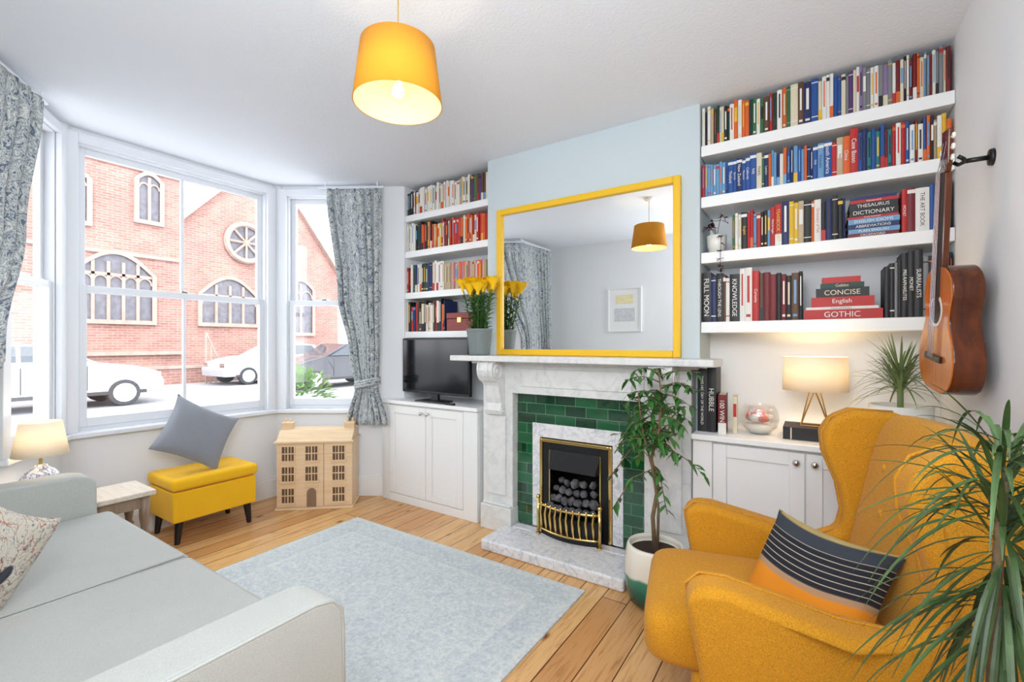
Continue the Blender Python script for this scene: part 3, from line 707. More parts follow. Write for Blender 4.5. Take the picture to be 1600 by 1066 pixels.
# ---------------------------------------------------------------- fireplace
fp=thing('fireplace_surround','grey veined marble fireplace surround with scrolled corbels and green tiles','fireplace',(-1.33,YF,0))
ox,oy=-1.33,YF
MT=1.265
def fb(m,x0,y0,z0,x1,y1,z1,mi=0): m.box(x0-ox,y0-oy,z0,x1-ox,y1-oy,z1,mi)
m=MB(); m.prism([(-.9,-.29),(.895,-.29),(.895,-.002),(-.9,-.002)],MT-.04,MT); m.build('mantel_shelf',M['marble'],fp,bevel=.008,seg=3)
m=MB(); m.prism([(-.80,-.16),(.795,-.16),(.795,-.002),(-.80,-.002)],MT-.062,MT-.041); m.build('bed_mould',M['marble'],fp,bevel=.006)
m=MB(); fb(m,-1.79,2.71,1.0,-.85,YF-.001,MT-.062); m.build('frieze',M['marble'],fp)
m=MB(); fb(m,-1.72,2.70,1.05,-.92,2.712,MT-.09); m.build('frieze_panel',M['marble'],fp,bevel=.006)
for x0_,x1_ in ((-2.05,-1.79),(-.85,-.58)):
    m=MB(); fb(m,x0_,2.71,.18,x1_,YF-.001,MT-.062); fb(m,x0_+.05,2.695,.26,x1_-.05,2.712,.84); m.build('pilaster',M['marble'],fp,bevel=.006)
    m=MB(); fb(m,x0_-.005,2.68,0,x1_+.005,YF-.001,.18); fb(m,x0_+.01,2.69,.18,x1_-.01,2.72,.2); m.build('plinth_block',M['marble'],fp,bevel=.006)
    T=MT-.041
    prof=[(-.12,T),(-.255,T),(-.27,T-.02),(-.275,T-.06),(-.265,T-.10),(-.24,T-.135),(-.21,T-.15),(-.195,T-.175),(-.19,T-.21),(-.18,T-.26),(-.165,T-.30),(-.172,T-.33),(-.178,T-.35),(-.165,T-.38),(-.145,T-.39),(-.12,T-.395)]
    c0=(x0_+x1_)/2-ox
    pr2=[(-.12-(abs(a)-.12)*1.06,b) for a,b in prof]
    m=MB(); m.prism(prof,c0-.064,c0+.064,'x'); m.prism(pr2,c0-.022,c0+.022,'x'); m.prism(pr2,c0-.067,c0-.052,'x'); m.prism(pr2,c0+.052,c0+.067,'x')
    for zz,yy,r_ in ((T-.072,-.215,.052),(T-.355,-.150,.026)):
        for sg in (-1,1): 
            m.X=Matrix.Translation((c0+sg*.066,yy,zz))@Matrix.Rotation(sg*PI/2,4,'Y'); m.lathe([(0,-.01),(r_,-.01),(r_,.010),(r_*.75,.012),(r_*.6,.002),(r_*.45,.002),(r_*.35,.012),(0,.014)],24); m.X=None
    m.build('corbel',M['marble'],fp,bevel=.003)
m=MB(); fb(m,-1.789,2.775,.072,-1.66,YF-.002,.998); fb(m,-1.0,2.775,.072,-.851,YF-.002,.998); fb(m,-1.66,2.775,.795,-1.0,YF-.002,.998); m.build('tile_panel',M['tile'],fp)
m=MB(); fb(m,-1.66,2.768,.072,-1.60,YF-.002,.795); fb(m,-1.07,2.768,.072,-1.0,YF-.002,.795); fb(m,-1.60,2.768,.70,-1.07,YF-.002,.795); m.build('marble_slip',M['marble2'],fp,bevel=.003)
h=MB().prism([(-1.83,2.39),(-.86,2.39),(-.86,2.675),(-1.785,2.675),(-1.83,2.675)],0,.07).prism([(-1.78,2.676),(-.857,2.676),(-.857,2.765),(-1.78,2.765)],0,.069)
o=h.build('hearth',M['marble2'],bevel=.012,seg=3); tag(o,'raised white marble hearth slab in front of the fire','hearth')
gf=thing('gas_fire','black and brass gas fire insert with coals','fireplace',(-1.335,2.77,.071))
m=MB(); W2=.262; H2=.622
m.box(-W2,-.012,0,-W2+.022,.03,H2); m.box(W2-.022,-.012,0,W2,.03,H2); m.box(-W2+.022,-.012,H2-.022,W2-.022,.03,H2)
m.build('brass_frame',M['brass'],gf,bevel=.006)
m=MB(); m.box(-.24,-.002,0,-.185,.03,.60); m.box(.185,-.002,0,.24,.03,.60); m.box(-.185,-.002,.545,.185,.03,.60)
m.box(-.24,.03,0,-.225,.3,.60); m.box(.225,.03,0,.24,.3,.60); m.box(-.225,.285,0,.225,.3,.60); m.box(-.225,.03,.585,.225,.285,.60); m.box(-.225,.03,0,.225,.285,.1)
m.build('firebox',M['blackmetal'],gf,bevel=.003)
m=MB(); m.add([(-.185,-.004,.55),(.185,-.004,.55),(.165,-.05,.43),(-.165,-.05,.43),(-.185,.03,.55),(.185,.03,.55),(.185,.03,.43),(-.185,.03,.43)],[(0,1,2,3),(0,3,7,4),(1,5,6,2),(3,2,6,7),(4,5,1,0)]); m.build('hood',M['blackmetal'],gf)
for sg in (-1,1): MB().box(sg*.185-.004,-.008,.0,sg*.185+.004,-.002,.55).build('trim_strip',M['brass'],gf)
def fy(x): return -.10-.05*math.cos(x/.21*PI/2)
fret=MB(); xs=[-.21+.42*k/18 for k in range(19)]
for zz,rr_ in ((.205,.009),(.045,.007)):
    fret.tube([(x,fy(x),zz) for x in xs],rr_,8)
for k in range(10):
    x=-.185+.37*k/9; y=fy(x); fret.tube([(x,y+.004,.045),(x,y-.008,.10),(x,y-.018,.16),(x,y-.004,.205),(x,y-.012,.225)],[.008,.010,.009,.007,.005],6)
for sg in (-1,1):
    fret.tube([(sg*.22,fy(.21),0),(sg*.22,fy(.21),.24)],.010,8); fret.sup((sg*.22,fy(.21),.25),(.015,.015,.015),1,1,12,8); fret.sup((sg*.22,fy(.21),.006),(.02,.02,.006),1,1,12,8)
fret.build('fire_fret',M['brass'],gf,smooth=True)
m=MB(); m.prism([(x,fy(x)+.022) for x in xs]+[(.2,.0),(-.2,.0)],.0,.15); m.build('ash_cover',M['blackmetal'],gf)
for lay in range(4):
    nn=8-lay
    for j in range(nn):
        f_=(j+.5)/nn-.5
        cx_=-1.335+f_*.36*(1-.06*lay)+random.uniform(-.005,.005); r_=random.uniform(.024,.033)
        cz_=.071+.185+lay*.052+random.uniform(-.006,.006); cy_=2.77-.085+lay*.030+.05*(2*f_)**2+random.uniform(-.008,.008)
        bm=bmesh.new(); bmesh.ops.create_icosphere(bm,subdivisions=2,radius=r_)
        for v in bm.verts: v.co*=random.uniform(.80,1.14)
        for v in bm.verts: v.co.z*=.82
        me=bpy.data.meshes.new('coal'); bm.to_mesh(me); bm.free(); me.materials.append(M['coal'])
        o=bpy.data.objects.new('coal',me); C.objects.link(o); o.location=(cx_,cy_,cz_); o.rotation_euler=(random.random()*3,random.random()*3,0); tag(o,'grey lump of imitation coal in the fire grate','coal','grey coals in the fire grate')

# ---------------------------------------------------------------- mirror
MY=2.814
mx0,mx1,mz0,mz1=-1.985,-.660,MT+.001,2.345
mr=thing('wall_mirror','large yellow-framed rectangular mirror standing on the mantelpiece','mirror',((mx0+mx1)/2,MY,mz0))
w_=(mx1-mx0)/2; h_=mz1-mz0; f_=.042
m=MB(); m.box(-w_,-.03,0,-w_+f_,.014,h_); m.box(w_-f_,-.03,0,w_,.014,h_); m.box(-w_+f_,-.03,0,w_-f_,.014,f_); m.box(-w_+f_,-.03,h_-f_,w_-f_,.014,h_); m.build('frame',M['mframe'],mr,bevel=.006)
MB().box(-w_+f_,-.006,f_,w_-f_,.0,h_-f_).build('mirror_glass',M['mirror'],mr)

# ---------------------------------------------------------------- mantel flowers
fl=thing('potted_lilies','yellow lilies in a ribbed grey pot on the mantelpiece','plant',(-2.035,2.645,MT))
m=MB(); prof=[(0,0),(.070,0)]
for k in range(9): prof+= [(.073+.002*k,.01+.019*k),(.077+.002*k,.02+.019*k)]
prof+=[(.098,.192),(.088,.192),(.084,.17),(0,.17)]
m.lathe(prof,28); m.build('pot',M['greypot'],fl,smooth=True)
m=MB(); fs=[]
for k in range(15):
    a=k*2.4; r_=.012+.045*(k/14); b=Vector((r_*math.cos(a),r_*math.sin(a),.17)); tpp=b+Vector((.095*math.cos(a)*(k/14),.06*math.sin(a)*(k/14),random.uniform(.27,.35)))
    m.tube([b,(b+tpp)/2,tpp],.004,5); fs.append(tpp)
    for j in range(20):
        t=.05+.78*j/20; a2=j*2.4+k; m.blade(b.lerp(tpp,t),(math.cos(a2),math.sin(a2),.9),.095,.026,.4,4)
m.build('foliage',M['leaf'],fl)
for k,tpp in enumerate(fs[1:]):
    m=MB()
    for j in range(6):
        a=j*PI/3+k; D3=Vector((math.cos(a),math.sin(a),0)); T3=Vector((-math.sin(a),math.cos(a),0))
        def pf_(u,v,D3=D3,T3=T3,tpp=tpp):
            r=.012+.058*u; z=.062*math.sin(u*1.9); w=(.004+.022*math.sin(min(1,u*1.08)*PI)**.7)*(2*v-1)
            return tpp+D3*r+T3*w+Vector((0,0,z+.006*abs(2*v-1)-.01))
        m.grid(pf_,8,4)
    m.tube([tpp-Vector((0,0,.03)),tpp+Vector((0,0,.01))],[.006,.016],8)
    m.build('flower',M['lily'],fl)

# ---------------------------------------------------------------- weeping fig
pc=(-.69,2.385,0)
fg=thing('weeping_fig','tall weeping fig in a green and white glazed pot beside the hearth','plant',pc)
m=MB(); m.lathe([(0,0),(.095,0),(.13,.03),(.148,.10),(.154,.18),(.151,.25),(.143,.30),(.136,.315),(.126,.315),(.13,.29),(.13,.27),(0,.27)],36); m.build('pot',M['glazepot'],fg,smooth=True)
m=MB(); m.lathe([(0,.275),(.128,.275)],24); m.build('soil',M['soil'],fg)
m=MB(); lf=MB()
trunk=[Vector((0,0,.27)),Vector((-.012,0,.45)),Vector((.012,.01,.60)),Vector((-.02,0,.75)),Vector((.02,0,.9)),Vector((.03,.01,1.05)),Vector((.02,0,1.2))]
m.tube(trunk,[.012,.011,.010,.009,.007,.005,.003],7)
m.tube([Vector((.015,-.01,.27)),Vector((.02,-.01,.5)),Vector((-.01,-.01,.7)),Vector((-.06,-.02,.9)),Vector((-.08,-.03,1.1))],[.008,.007,.006,.005,.003],6)
def leaf(mb,p,d,L):
    mb.blade(p,d,L,L*.5,.35,3)
for k in range(36):
    t=random.random(); i=3+int(t*3); base=trunk[i].lerp(trunk[min(i+1,6)],random.random()); a=random.uniform(0,2*PI)
    L=random.uniform(.12,.27); dx=Vector((math.cos(a)*1.15-.2,math.sin(a)*.7-.15,random.uniform(.1,.9))).normalized()
    pts=[base+dx*L*s_+Vector((0,0,-.5*L*s_*s_)) for s_ in (0,.25,.5,.75,1)]
    m.tube(pts,[.004,.003,.0025,.002,.001],4)
    for s_ in range(12):
        u=.2+.8*s_/11; j=min(3,int(u*4)); q=pts[j].lerp(pts[j+1],u*4-j); aa=random.uniform(0,2*PI)
        leaf(lf,q,(math.cos(aa)*.8,math.sin(aa)*.8,random.uniform(-.9,.4)),random.uniform(.05,.072))
for b in ((-.15,-.10,.60),(-.18,-.05,.74),(-.16,-.03,.88),(.06,-.06,.62)):
    base=Vector((-.01,0,b[2]+.1)); e=Vector((b[0]*1.3,b[1],b[2]-.12)); pts=[base,base.lerp(e,.5)+Vector((0,0,.06)),e]
    m.tube(pts,.003,4)
    for s_ in range(16):
        q=pts[0].lerp(pts[1],s_/8) if s_<8 else pts[1].lerp(pts[2],(s_-8)/8); aa=random.uniform(0,2*PI); leaf(lf,q,(math.cos(aa)*.8,math.sin(aa)*.8,-.4),.06)
m.build('trunk',M['bark'],fg,smooth=True); lf.build('foliage',M['leaf_dark'],fg)

# ---------------------------------------------------------------- things on the right worktop
shelf_books(-.545,CT,2.69,[('b','TIMES HISTORY OF THE WORLD','black','white',.05,.345),('b','HUBBLE','black','white',.045,.352)],'worktop by the chimney','large books standing on the right worktop')
book(-.415,2.67,CT,.04,.21,.16,'dark red','white',4,'dark red book lettered 100 WINES on worktop','large books standing on the right worktop',title='100 WINES',rot=.1)
book(-.36,2.72,CT,.022,.2,.15,'cream','red',3,'slim cream book beside the 100 WINES book on worktop','large books standing on the right worktop',rot=.1)
bl=thing('glass_bowl','clear glass bowl of pink and white flowers on the worktop','bowl',(-.25,2.80,CT))
m=MB(); m.lathe([(0,.0),(.05,.002),(.085,.04),(.095,.085),(.085,.13),(.07,.155)],28); m.build('bowl',M['bowlglass'],bl,smooth=True,solid=.003)
m=MB(); m.lathe([(0,.006),(.045,.006),(.075,.035),(.07,.05),(0,.055)],24); m.build('white_stones',M['whitepot'],bl,smooth=True)
for k in range(7):
    a=k*2*PI/6; r_=.042 if k<6 else 0; m=MB(); zc_=.075+(.025 if k==6 else 0)
    for j in range(11):
        aa=j*2*PI/11*1.0+k; m.blade((r_*math.cos(a),r_*math.sin(a),zc_),(math.cos(aa),math.sin(aa),1.3-.1*j),.045,.04,.1,3)
    m.sup((r_*math.cos(a),r_*math.sin(a),zc_+.012),(.026,.026,.022),1,1,10,6)
    m.build('flower',M['pink'] if k%4 else M['whitepot'],bl)
book(0.0,2.71,CT,.062,.272,.2,'black','cream',2,'thick black book lying under the geometric table lamp',None,flat=True)
tl=thing('table_lamp','lit table lamp with cream drum shade and gold wire base','lamp',(0.0,2.82,CT+.063))
m=MB(); zt=.185
top=[Vector((.022*math.cos(a),.022*math.sin(a),zt)) for a in (0,PI/2,PI,3*PI/2)]
low=[Vector((.085*math.cos(a),.06*math.sin(a),.003)) for a in (PI/4,3*PI/4,5*PI/4,7*PI/4)]
for i in range(4):
    m.tube([top[i],low[i]],.003,6); m.tube([top[i],low[i-1]],.003,6)
    m.tube([low[i],low[(i+1)%4]],.003,6); m.tube([top[i],top[(i+1)%4]],.003,6)
m.tube([(0,0,zt-.01),(0,0,zt+.07)],.012,10); m.build('wire_base',M['gold'],tl)
m=MB(); m.lathe([(.143,.182),(.138,.355)],40); m.build('lamp_shade',M['lshade'],tl,smooth=True,solid=.002)
m=MB(); m.sup((0,0,.255),(.03,.03,.036),1,1,14,10); m.build('bulb',M['bulb'],tl,smooth=True)
pp=thing('spiky_plant','spiky green plant in a white pot on the worktop below guitar','plant',(.33,2.76,CT))
m=MB(); m.lathe([(0,0),(.08,0),(.10,.03),(.115,.12),(.118,.20),(.108,.20),(.105,.18),(0,.18)],32); m.build('pot',M['whitepot'],pp,smooth=True)
m=MB()
for k in range(150):
    a=random.uniform(0,2*PI); el=random.uniform(-.3,2.2); m.blade((.015*math.cos(a),.015*math.sin(a),.25+.13*random.random()),(math.cos(a)*.9,math.sin(a)*.8-.1,el),random.uniform(.18,.27),.0095,random.uniform(.05,.5),6)
m.tube([(0,0,.17),(.0,.0,.38)],.012,8); m.build('foliage',M['leaf_light'],pp)

# ---------------------------------------------------------------- guitar
gt=thing('acoustic_guitar','acoustic guitar with amber top hanging on the right wall','guitar',(.435,2.43,1.165),(0,R(7),R(-84)))
pts=[(0,0),(.09,.004),(.155,.04),(.182,.11),(.17,.18),(.138,.24),(.122,.28),(.128,.33),(.142,.38),(.125,.44),(.07,.478),(0,.485)]
def cr(P,n=5):
    out=[]; Q=[(-P[1][0],P[1][1])]+P+[(-P[-2][0],P[-2][1])]
    for i in range(1,len(Q)-2):
        for k in range(n):
            t=k/n; out.append(tuple(.5*((2*Q[i][c])+(-Q[i-1][c]+Q[i+1][c])*t+(2*Q[i-1][c]-5*Q[i][c]+4*Q[i+1][c]-Q[i+2][c])*t*t+(-Q[i-1][c]+3*Q[i][c]-3*Q[i+1][c]+Q[i+2][c])*t**3) for c in (0,1)))
    out.append(P[-1]); return out
half=cr(pts); outl=half+[(-a,b) for a,b in half[-2:0:-1]]
MB().prism(outl,-.043,.045,'y').build('body',M['guitar_side'],gt,bevel=.004)
MB().prism([(a*.985,.004+b*.985) for a,b in outl],-.047,-.042,'y').build('soundboard',M['guitar_top'],gt)
def disc(cx,cz,r_,y0,y1,n=28): return [(cx+r_*math.cos(2*PI*k/n),cz+r_*math.sin(2*PI*k/n)) for k in range(n)],y0,y1
m=MB(); pl,a,b=disc(0,.315,.062,-.0485,-.046); m.prism(pl,a,b,'y'); m.build('rosette',M['whitepot'],gt)
m=MB(); pl,a,b=disc(0,.315,.05,-.0495,-.046); m.prism(pl,a,b,'y'); m.build('sound_hole',M['black'],gt)
MB().box(-.085,-.056,.12,.085,-.046,.145).build('bridge',M['ebony'],gt,bevel=.003)
m=MB(); m.prism([(-.03,.36),(.03,.36),(.024,.83),(-.024,.83)],-.056,-.046,'y'); m.build('fingerboard',M['ebony'],gt)
m=MB(); m.prism([(-.029,.46),(.029,.46),(.0235,.83),(-.0235,.83)],-.046,-.024,'y'); m.prism([(-.024,.83),(.024,.83),(.037,.86),(.034,.985),(-.034,.985),(-.037,.86)],-.044,-.028,'y'); m.build('neck',M['guitar_side'],gt,bevel=.004)
for k in range(6):
    sg=-1 if k<3 else 1; z_=.875+.038*(k%3); m=MB(); m.tube([(sg*.03,-.036,z_),(sg*.052,-.036,z_)],.003,6); m.sup((sg*.058,-.036,z_),(.008,.005,.011),.6,.6,10,8); m.build('tuning_peg',M['whitepot'],gt)
m=MB()
for k in range(6):
    x=-.021+.0084*k; m.tube([(x*1.2,-.060,.135),(x,-.059,.83),(x*1.2,-.046,.87+.035*(k%3))],.0009,4)
m.build('strings',M['chrome'],gt)
gh=thing('guitar_hanger','black wall hook holding the guitar neck','hook',(XR,2.32,2.02))
m=MB(); m.X=Matrix.Rotation(-PI/2,4,'Y'); m.lathe([(0,0),(.03,0),(.028,.012),(0,.014)],20); m.X=None; m.tube([(-.01,0,0),(-.075,0,.0)],.009,8)
m.tube([(-.10,.035,.012),(-.085,.035,0),(-.075,0,-.002),(-.085,-.035,0),(-.10,-.035,.012)],.007,8); m.build('hook',M['black'],gh,smooth=True)

# ---------------------------------------------------------------- pendant lamp
PL=(-1.33,1.22)
pd=thing('pendant_lamp','mustard yellow drum pendant lampshade with glowing bulb on ceiling cord','lamp',(PL[0],PL[1],ZC))
m=MB(); m.lathe([(0,0),(.045,0),(.04,-.02),(.015,-.035),(0,-.035)],20); m.build('ceiling_rose',M['white'],pd,smooth=True)
m=MB(); m.tube([(0,0,-.03),(0,0,-.33)],.003,6); m.build('cord',M['brass'],pd)
m=MB(); m.lathe([(.166,-.485),(.138,-.265)],56); m.build('lamp_shade',M['pshade'],pd,smooth=True,solid=.002)
m=MB(); m.lathe([(.1635,-.484),(.1355,-.266)],56); m.build('shade_lining',M['pinner'],pd,smooth=True)
m=MB(); m.tube([(0,0,-.32),(0,0,-.385)],.018,12)
for k in range(3):
    a=k*2*PI/3; m.tube([(0,0,-.30),(.137*math.cos(a),.137*math.sin(a),-.27)],.0015,4)
m.build('lamp_holder',M['brass'],pd)
m=MB(); m.lathe([(0,-.475),(.02,-.47),(.038,-.45),(.042,-.43),(.034,-.405),(.016,-.38)],24); m.build('bulb',M['bowlglass'],pd,smooth=True)
m=MB(); m.tube([(0,0,-.385),(.014,0,-.41),(-.014,0,-.425),(.014,0,-.44),(-.008,0,-.455)],.006,6); m.build('filament',M['bulb'],pd)

# ---------------------------------------------------------------- curtains
def curtain(name,label,path,zt,zb,Lf,Rf,folds,tie=None,amp=.028):
    P=[Vector(p) for p in path]; Ls=[0]
    for a,b in zip(P,P[1:]): Ls.append(Ls[-1]+(b-a).length)
    T=Ls[-1]
    def at(k):
        s=k*T
        for i in range(len(P)-1):
            if s<=Ls[i+1] or i==len(P)-2:
                d=(P[i+1]-P[i]).normalized(); return P[i]+d*(s-Ls[i]), d
    root=thing(name,label,'curtain',(P[0].x,P[0].y,zb)); m=MB(); nu,nv=120,40; uvs=[]
    for i in range(nu+1):
        for j in range(nv+1):
            s=i/nu; t=j/nv; z=zb+(zt-zb)*t; l,r=Lf(t),Rf(t); k=l+(r-l)*s; w_=(r-l)
            am=amp*(.55+.45*math.sin(s*9+1))*(1 if t<.97 else .7)*min(1.3,.6+.5/w_*.5)
            ph=2*PI*folds*s+.6*math.sin(t*3+s*5)
            q,dn=at(k); n=Vector((dn.y,-dn.x))
            p=q+n*(am*math.sin(ph))+dn*(.3*am*math.cos(ph*2))
            m.v.append(Vector((p.x-P[0].x,p.y-P[0].y,z-zb))); uvs.append((s*1.5*max(1,T/.5),t*2.2))
    W=nv+1
    for i in range(nu):
        for j in range(nv): m.f.append([i*W+j,(i+1)*W+j,(i+1)*W+j+1,i*W+j+1]); m.m.append(0)
    m.build('drape',M['curtain'],root,smooth=True,uv=uvs,solid=.003)
    if tie:
        t,(a,b)=tie; z=(zt-zb)*t; q0=at(a)[0]-P[0]; q1=at(b)[0]-P[0]; dn=(q1-q0).normalized(); n=Vector((dn.y,-dn.x)); pts=[]
        for k in range(25):
            an=2*PI*k/24; c=(q0+q1)/2; rx=(q1-q0).length/2+.012; p=c+dn*rx*math.cos(an)+n*.055*math.sin(an); pts.append((p.x,p.y,z+.02*math.cos(an)))
        mm=MB(); 
        for dz in (-.02,0,.02): mm.tube([(x,y,zz+dz) for x,y,zz in pts],.013,6)
        mm.build('tieback',M['curtain'],root,uv=[(v.x*3,v.z*3) for v in mm.v])
    return root
def interp(P):
    def f(t):
        for (a,x),(b,y) in zip(P,P[1:]):
            if t<=b:
                k=(t-a)/(b-a); k=k*k*(3-2*k); return x+(y-x)*k
        return P[-1][1]
    return f
curtain('curtain','blue grey patterned curtain tied back right of the bay window',[(-3.50,2.40),(-3.10,2.66)],2.68,.65,
    interp([(0,.36),(.17,.55),(.3,.44),(.55,.22),(1,.0)]),interp([(0,1.10),(.17,.93),(.3,.96),(1,1.0)]),7,(.18,(.55,.93)))
curtain('curtain','blue grey patterned curtain at the far left window edge',[(-3.53,.68),(-3.22,.46),(-3.18,-.22)],2.68,.80,
    interp([(0,.36),(.3,.32),(.6,.16),(1,.0)]),interp([(0,1.0),(1,1.0)]),12,None)
for nm,pl,lab in (('curtain_track',[(-3.58,2.38),(-3.10,2.68)],'white curtain track above the right curtain'),('curtain_track',[(-3.60,.70),(-3.22,.44)],'white curtain track above the left curtain')):
    m=MB(); m.tube([(pl[0][0],pl[0][1],2.70),(pl[1][0],pl[1][1],2.70)],.012,8); m.tube([(pl[0][0]*.9+pl[1][0]*.1,pl[0][1]*.9+pl[1][1]*.1,2.70),(pl[0][0]*.9+pl[1][0]*.1,pl[0][1]*.9+pl[1][1]*.1,2.75)],.006,6); m.tube([(pl[0][0]*.1+pl[1][0]*.9,pl[0][1]*.1+pl[1][1]*.9,2.70),(pl[0][0]*.1+pl[1][0]*.9,pl[0][1]*.1+pl[1][1]*.9,2.75)],.006,6)
    tag(m.build(nm,M['upvc']),lab,'curtain track')

# ---------------------------------------------------------------- rug
rg=MB().box(-.955,-.74,0,.955,.74,.009).build('rug',M['rug'],loc=(-1.995,1.55,0)); tag(rg,'faded blue grey patterned rug on the wooden floor','rug')

# ---------------------------------------------------------------- sofa
sx0,sx1=-3.22,-1.06; scx=(sx0+sx1)/2
sf=thing('sofa','pale grey two-seat sofa in the foreground','sofa',(scx,.36,0)); hw=(sx1-sx0)/2
MB().box(-hw+.05,-.44,.13,hw-.05,.43,.335).build('base',M['sofa'],sf,bevel=.02,seg=3,smooth=True,wn=True)
for sg in (-1,1):
    x=sg*(hw-.075); m=MB()
    m.prism([(-.45,.12),(-.45,.69),(.34,.685),(.395,.672),(.42,.64),(.425,.60),(.43,.12)],x-.073,x+.073,'x')
    m.build('armrest',M['sofa'],sf,bevel=.014,seg=3,smooth=True,wn=True)
    m=MB(); 
    m.tube([(x+sg*.069,-.40,.682),(x+sg*.069,.34,.679),(x+sg*.069,.39,.667),(x+sg*.069,.416,.636),(x+sg*.069,.421,.59),(x+sg*.069,.426,.14)],.005,6); m.build('piping',M['sofa'],sf,smooth=True)
m=MB(); m.prism([(-.46,.13),(-.27,.13),(-.27,.42),(-.36,.84),(-.44,.86),(-.46,.8)],-hw+.15,hw-.15,'x'); m.build('backrest',M['sofa'],sf,bevel=.03,seg=4,smooth=True,wn=True)
iw=hw-.152
for sg in (-1,1):
    cx=sg*iw/2; m=MB(); m.box(cx-iw/2+.004,-.26,.335,cx+iw/2-.004,.475,.485); m.build('seat_cushion',M['sofa'],sf,bevel=.022,seg=4,smooth=True,wn=True)
    m=MB()
    for zz in (.352,.470): m.tube([(cx-iw/2+.012,.474,zz),(cx+iw/2-.012,.474,zz)],.0045,6)
    m.tube([(cx-sg*(iw/2-.012),-.25,.482),(cx-sg*(iw/2-.012),.46,.482)],.0045,6)
    m.build('piping',M['sofa'],sf,smooth=True)
for x in (-hw+.12,hw-.12):
    for y in (-.36,.36): MB().tube([(x,y,.009 if y>0 else 0),(x,y,.14)],[.018,.026],12).build('leg',M['walnut'],sf)
mp=MB().pillow(.34,.34,.12,slouch=.012).build('cushion',M['map'],smooth=True); tag(mp,'square cushion printed with an old map on the sofa','cushion')
mp.matrix_world=Matrix.Translation((-2.16,.285,.664))@Matrix.Rotation(R(124),4,'Z')@Matrix.Rotation(R(12),4,'X')@Matrix.Rotation(R(32),4,'Y')

# ---------------------------------------------------------------- ottoman
ot=thing('storage_footstool','bright yellow storage footstool on black legs under the window','footstool',(-3.735,1.555,0))
MB().box(-.20,-.27,.15,.20,.27,.355).build('body',M['yellow'],ot,bevel=.012,seg=3,smooth=True,wn=True)
m=MB(); m.box(-.213,-.283,.36,.213,.283,.445); m.build('lid',M['yellow'],ot,bevel=.03,seg=5,smooth=True,wn=True)
for sx in (-1,1):
    for sy in (-1,1): MB().tube([(sx*.165,sy*.235,0),(sx*.16,sy*.22,.15)],[.016,.026],12).build('leg',M['black'],ot)
gc=MB().pillow(.45,.45,.17,slouch=.035).build('cushion',M['greycush'],smooth=True); tag(gc,'grey cushion propped on the yellow footstool','cushion')
gc.matrix_world=Matrix.Translation((-3.735,1.51,.706))@Matrix.Rotation(R(94),4,'Z')@Matrix.Rotation(R(-26),4,'X')@Matrix.Rotation(R(34),4,'Y')

# ---------------------------------------------------------------- side table and lamp
tb=thing('side_table','small wooden side table with turned legs behind the sofa arm','table',(-3.405,.86,0))
MB().box(-.165,-.24,.46,.165,.235,.49).build('table_top',M['woodtop'],tb,bevel=.006)
m=MB(); m.box(-.135,-.2,.39,.135,.2,.46); m.build('apron',M['walnut'],tb)
for sx in (-1,1):
    for sy in (-1,1):
        m=MB(); o_=(sx*.125,sy*.19,0); m.lathe([(0,0),(.014,0),(.02,.02),(.014,.05),(.022,.10),(.026,.16),(.016,.22),(.026,.24),(.016,.26),(.024,.32),(.027,.34),(.027,.46),(0,.46)],14,o_); m.build('leg',M['walnut'],tb,smooth=True)
la=thing('table_lamp','lit table lamp with cream shade and blue white porcelain base','lamp',(-3.335,.73,.491))
m=MB(); m.lathe([(0,0),(.045,0),(.05,.012),(.04,.02),(.06,.07),(.080,.13),(.080,.165),(.06,.20),(.03,.22),(.024,.235),(0,.235)],28); m.build('base',M['jar'],la,smooth=True)
m=MB(); m.tube([(0,0,.23),(0,0,.31)],.008,8); m.build('stem',M['brass'],la)
m=MB(); m.lathe([(.108,.285),(.080,.455)],36); m.build('lamp_shade',M['lshade'],la,smooth=True,solid=.002)
m=MB(); m.sup((0,0,.35),(.026,.026,.034),1,1,14,10); m.build('bulb',M['bulb'],la,smooth=True)
q=onX(42,HZ,-3.335); la.location=(-3.335,q.y+.05,.491)

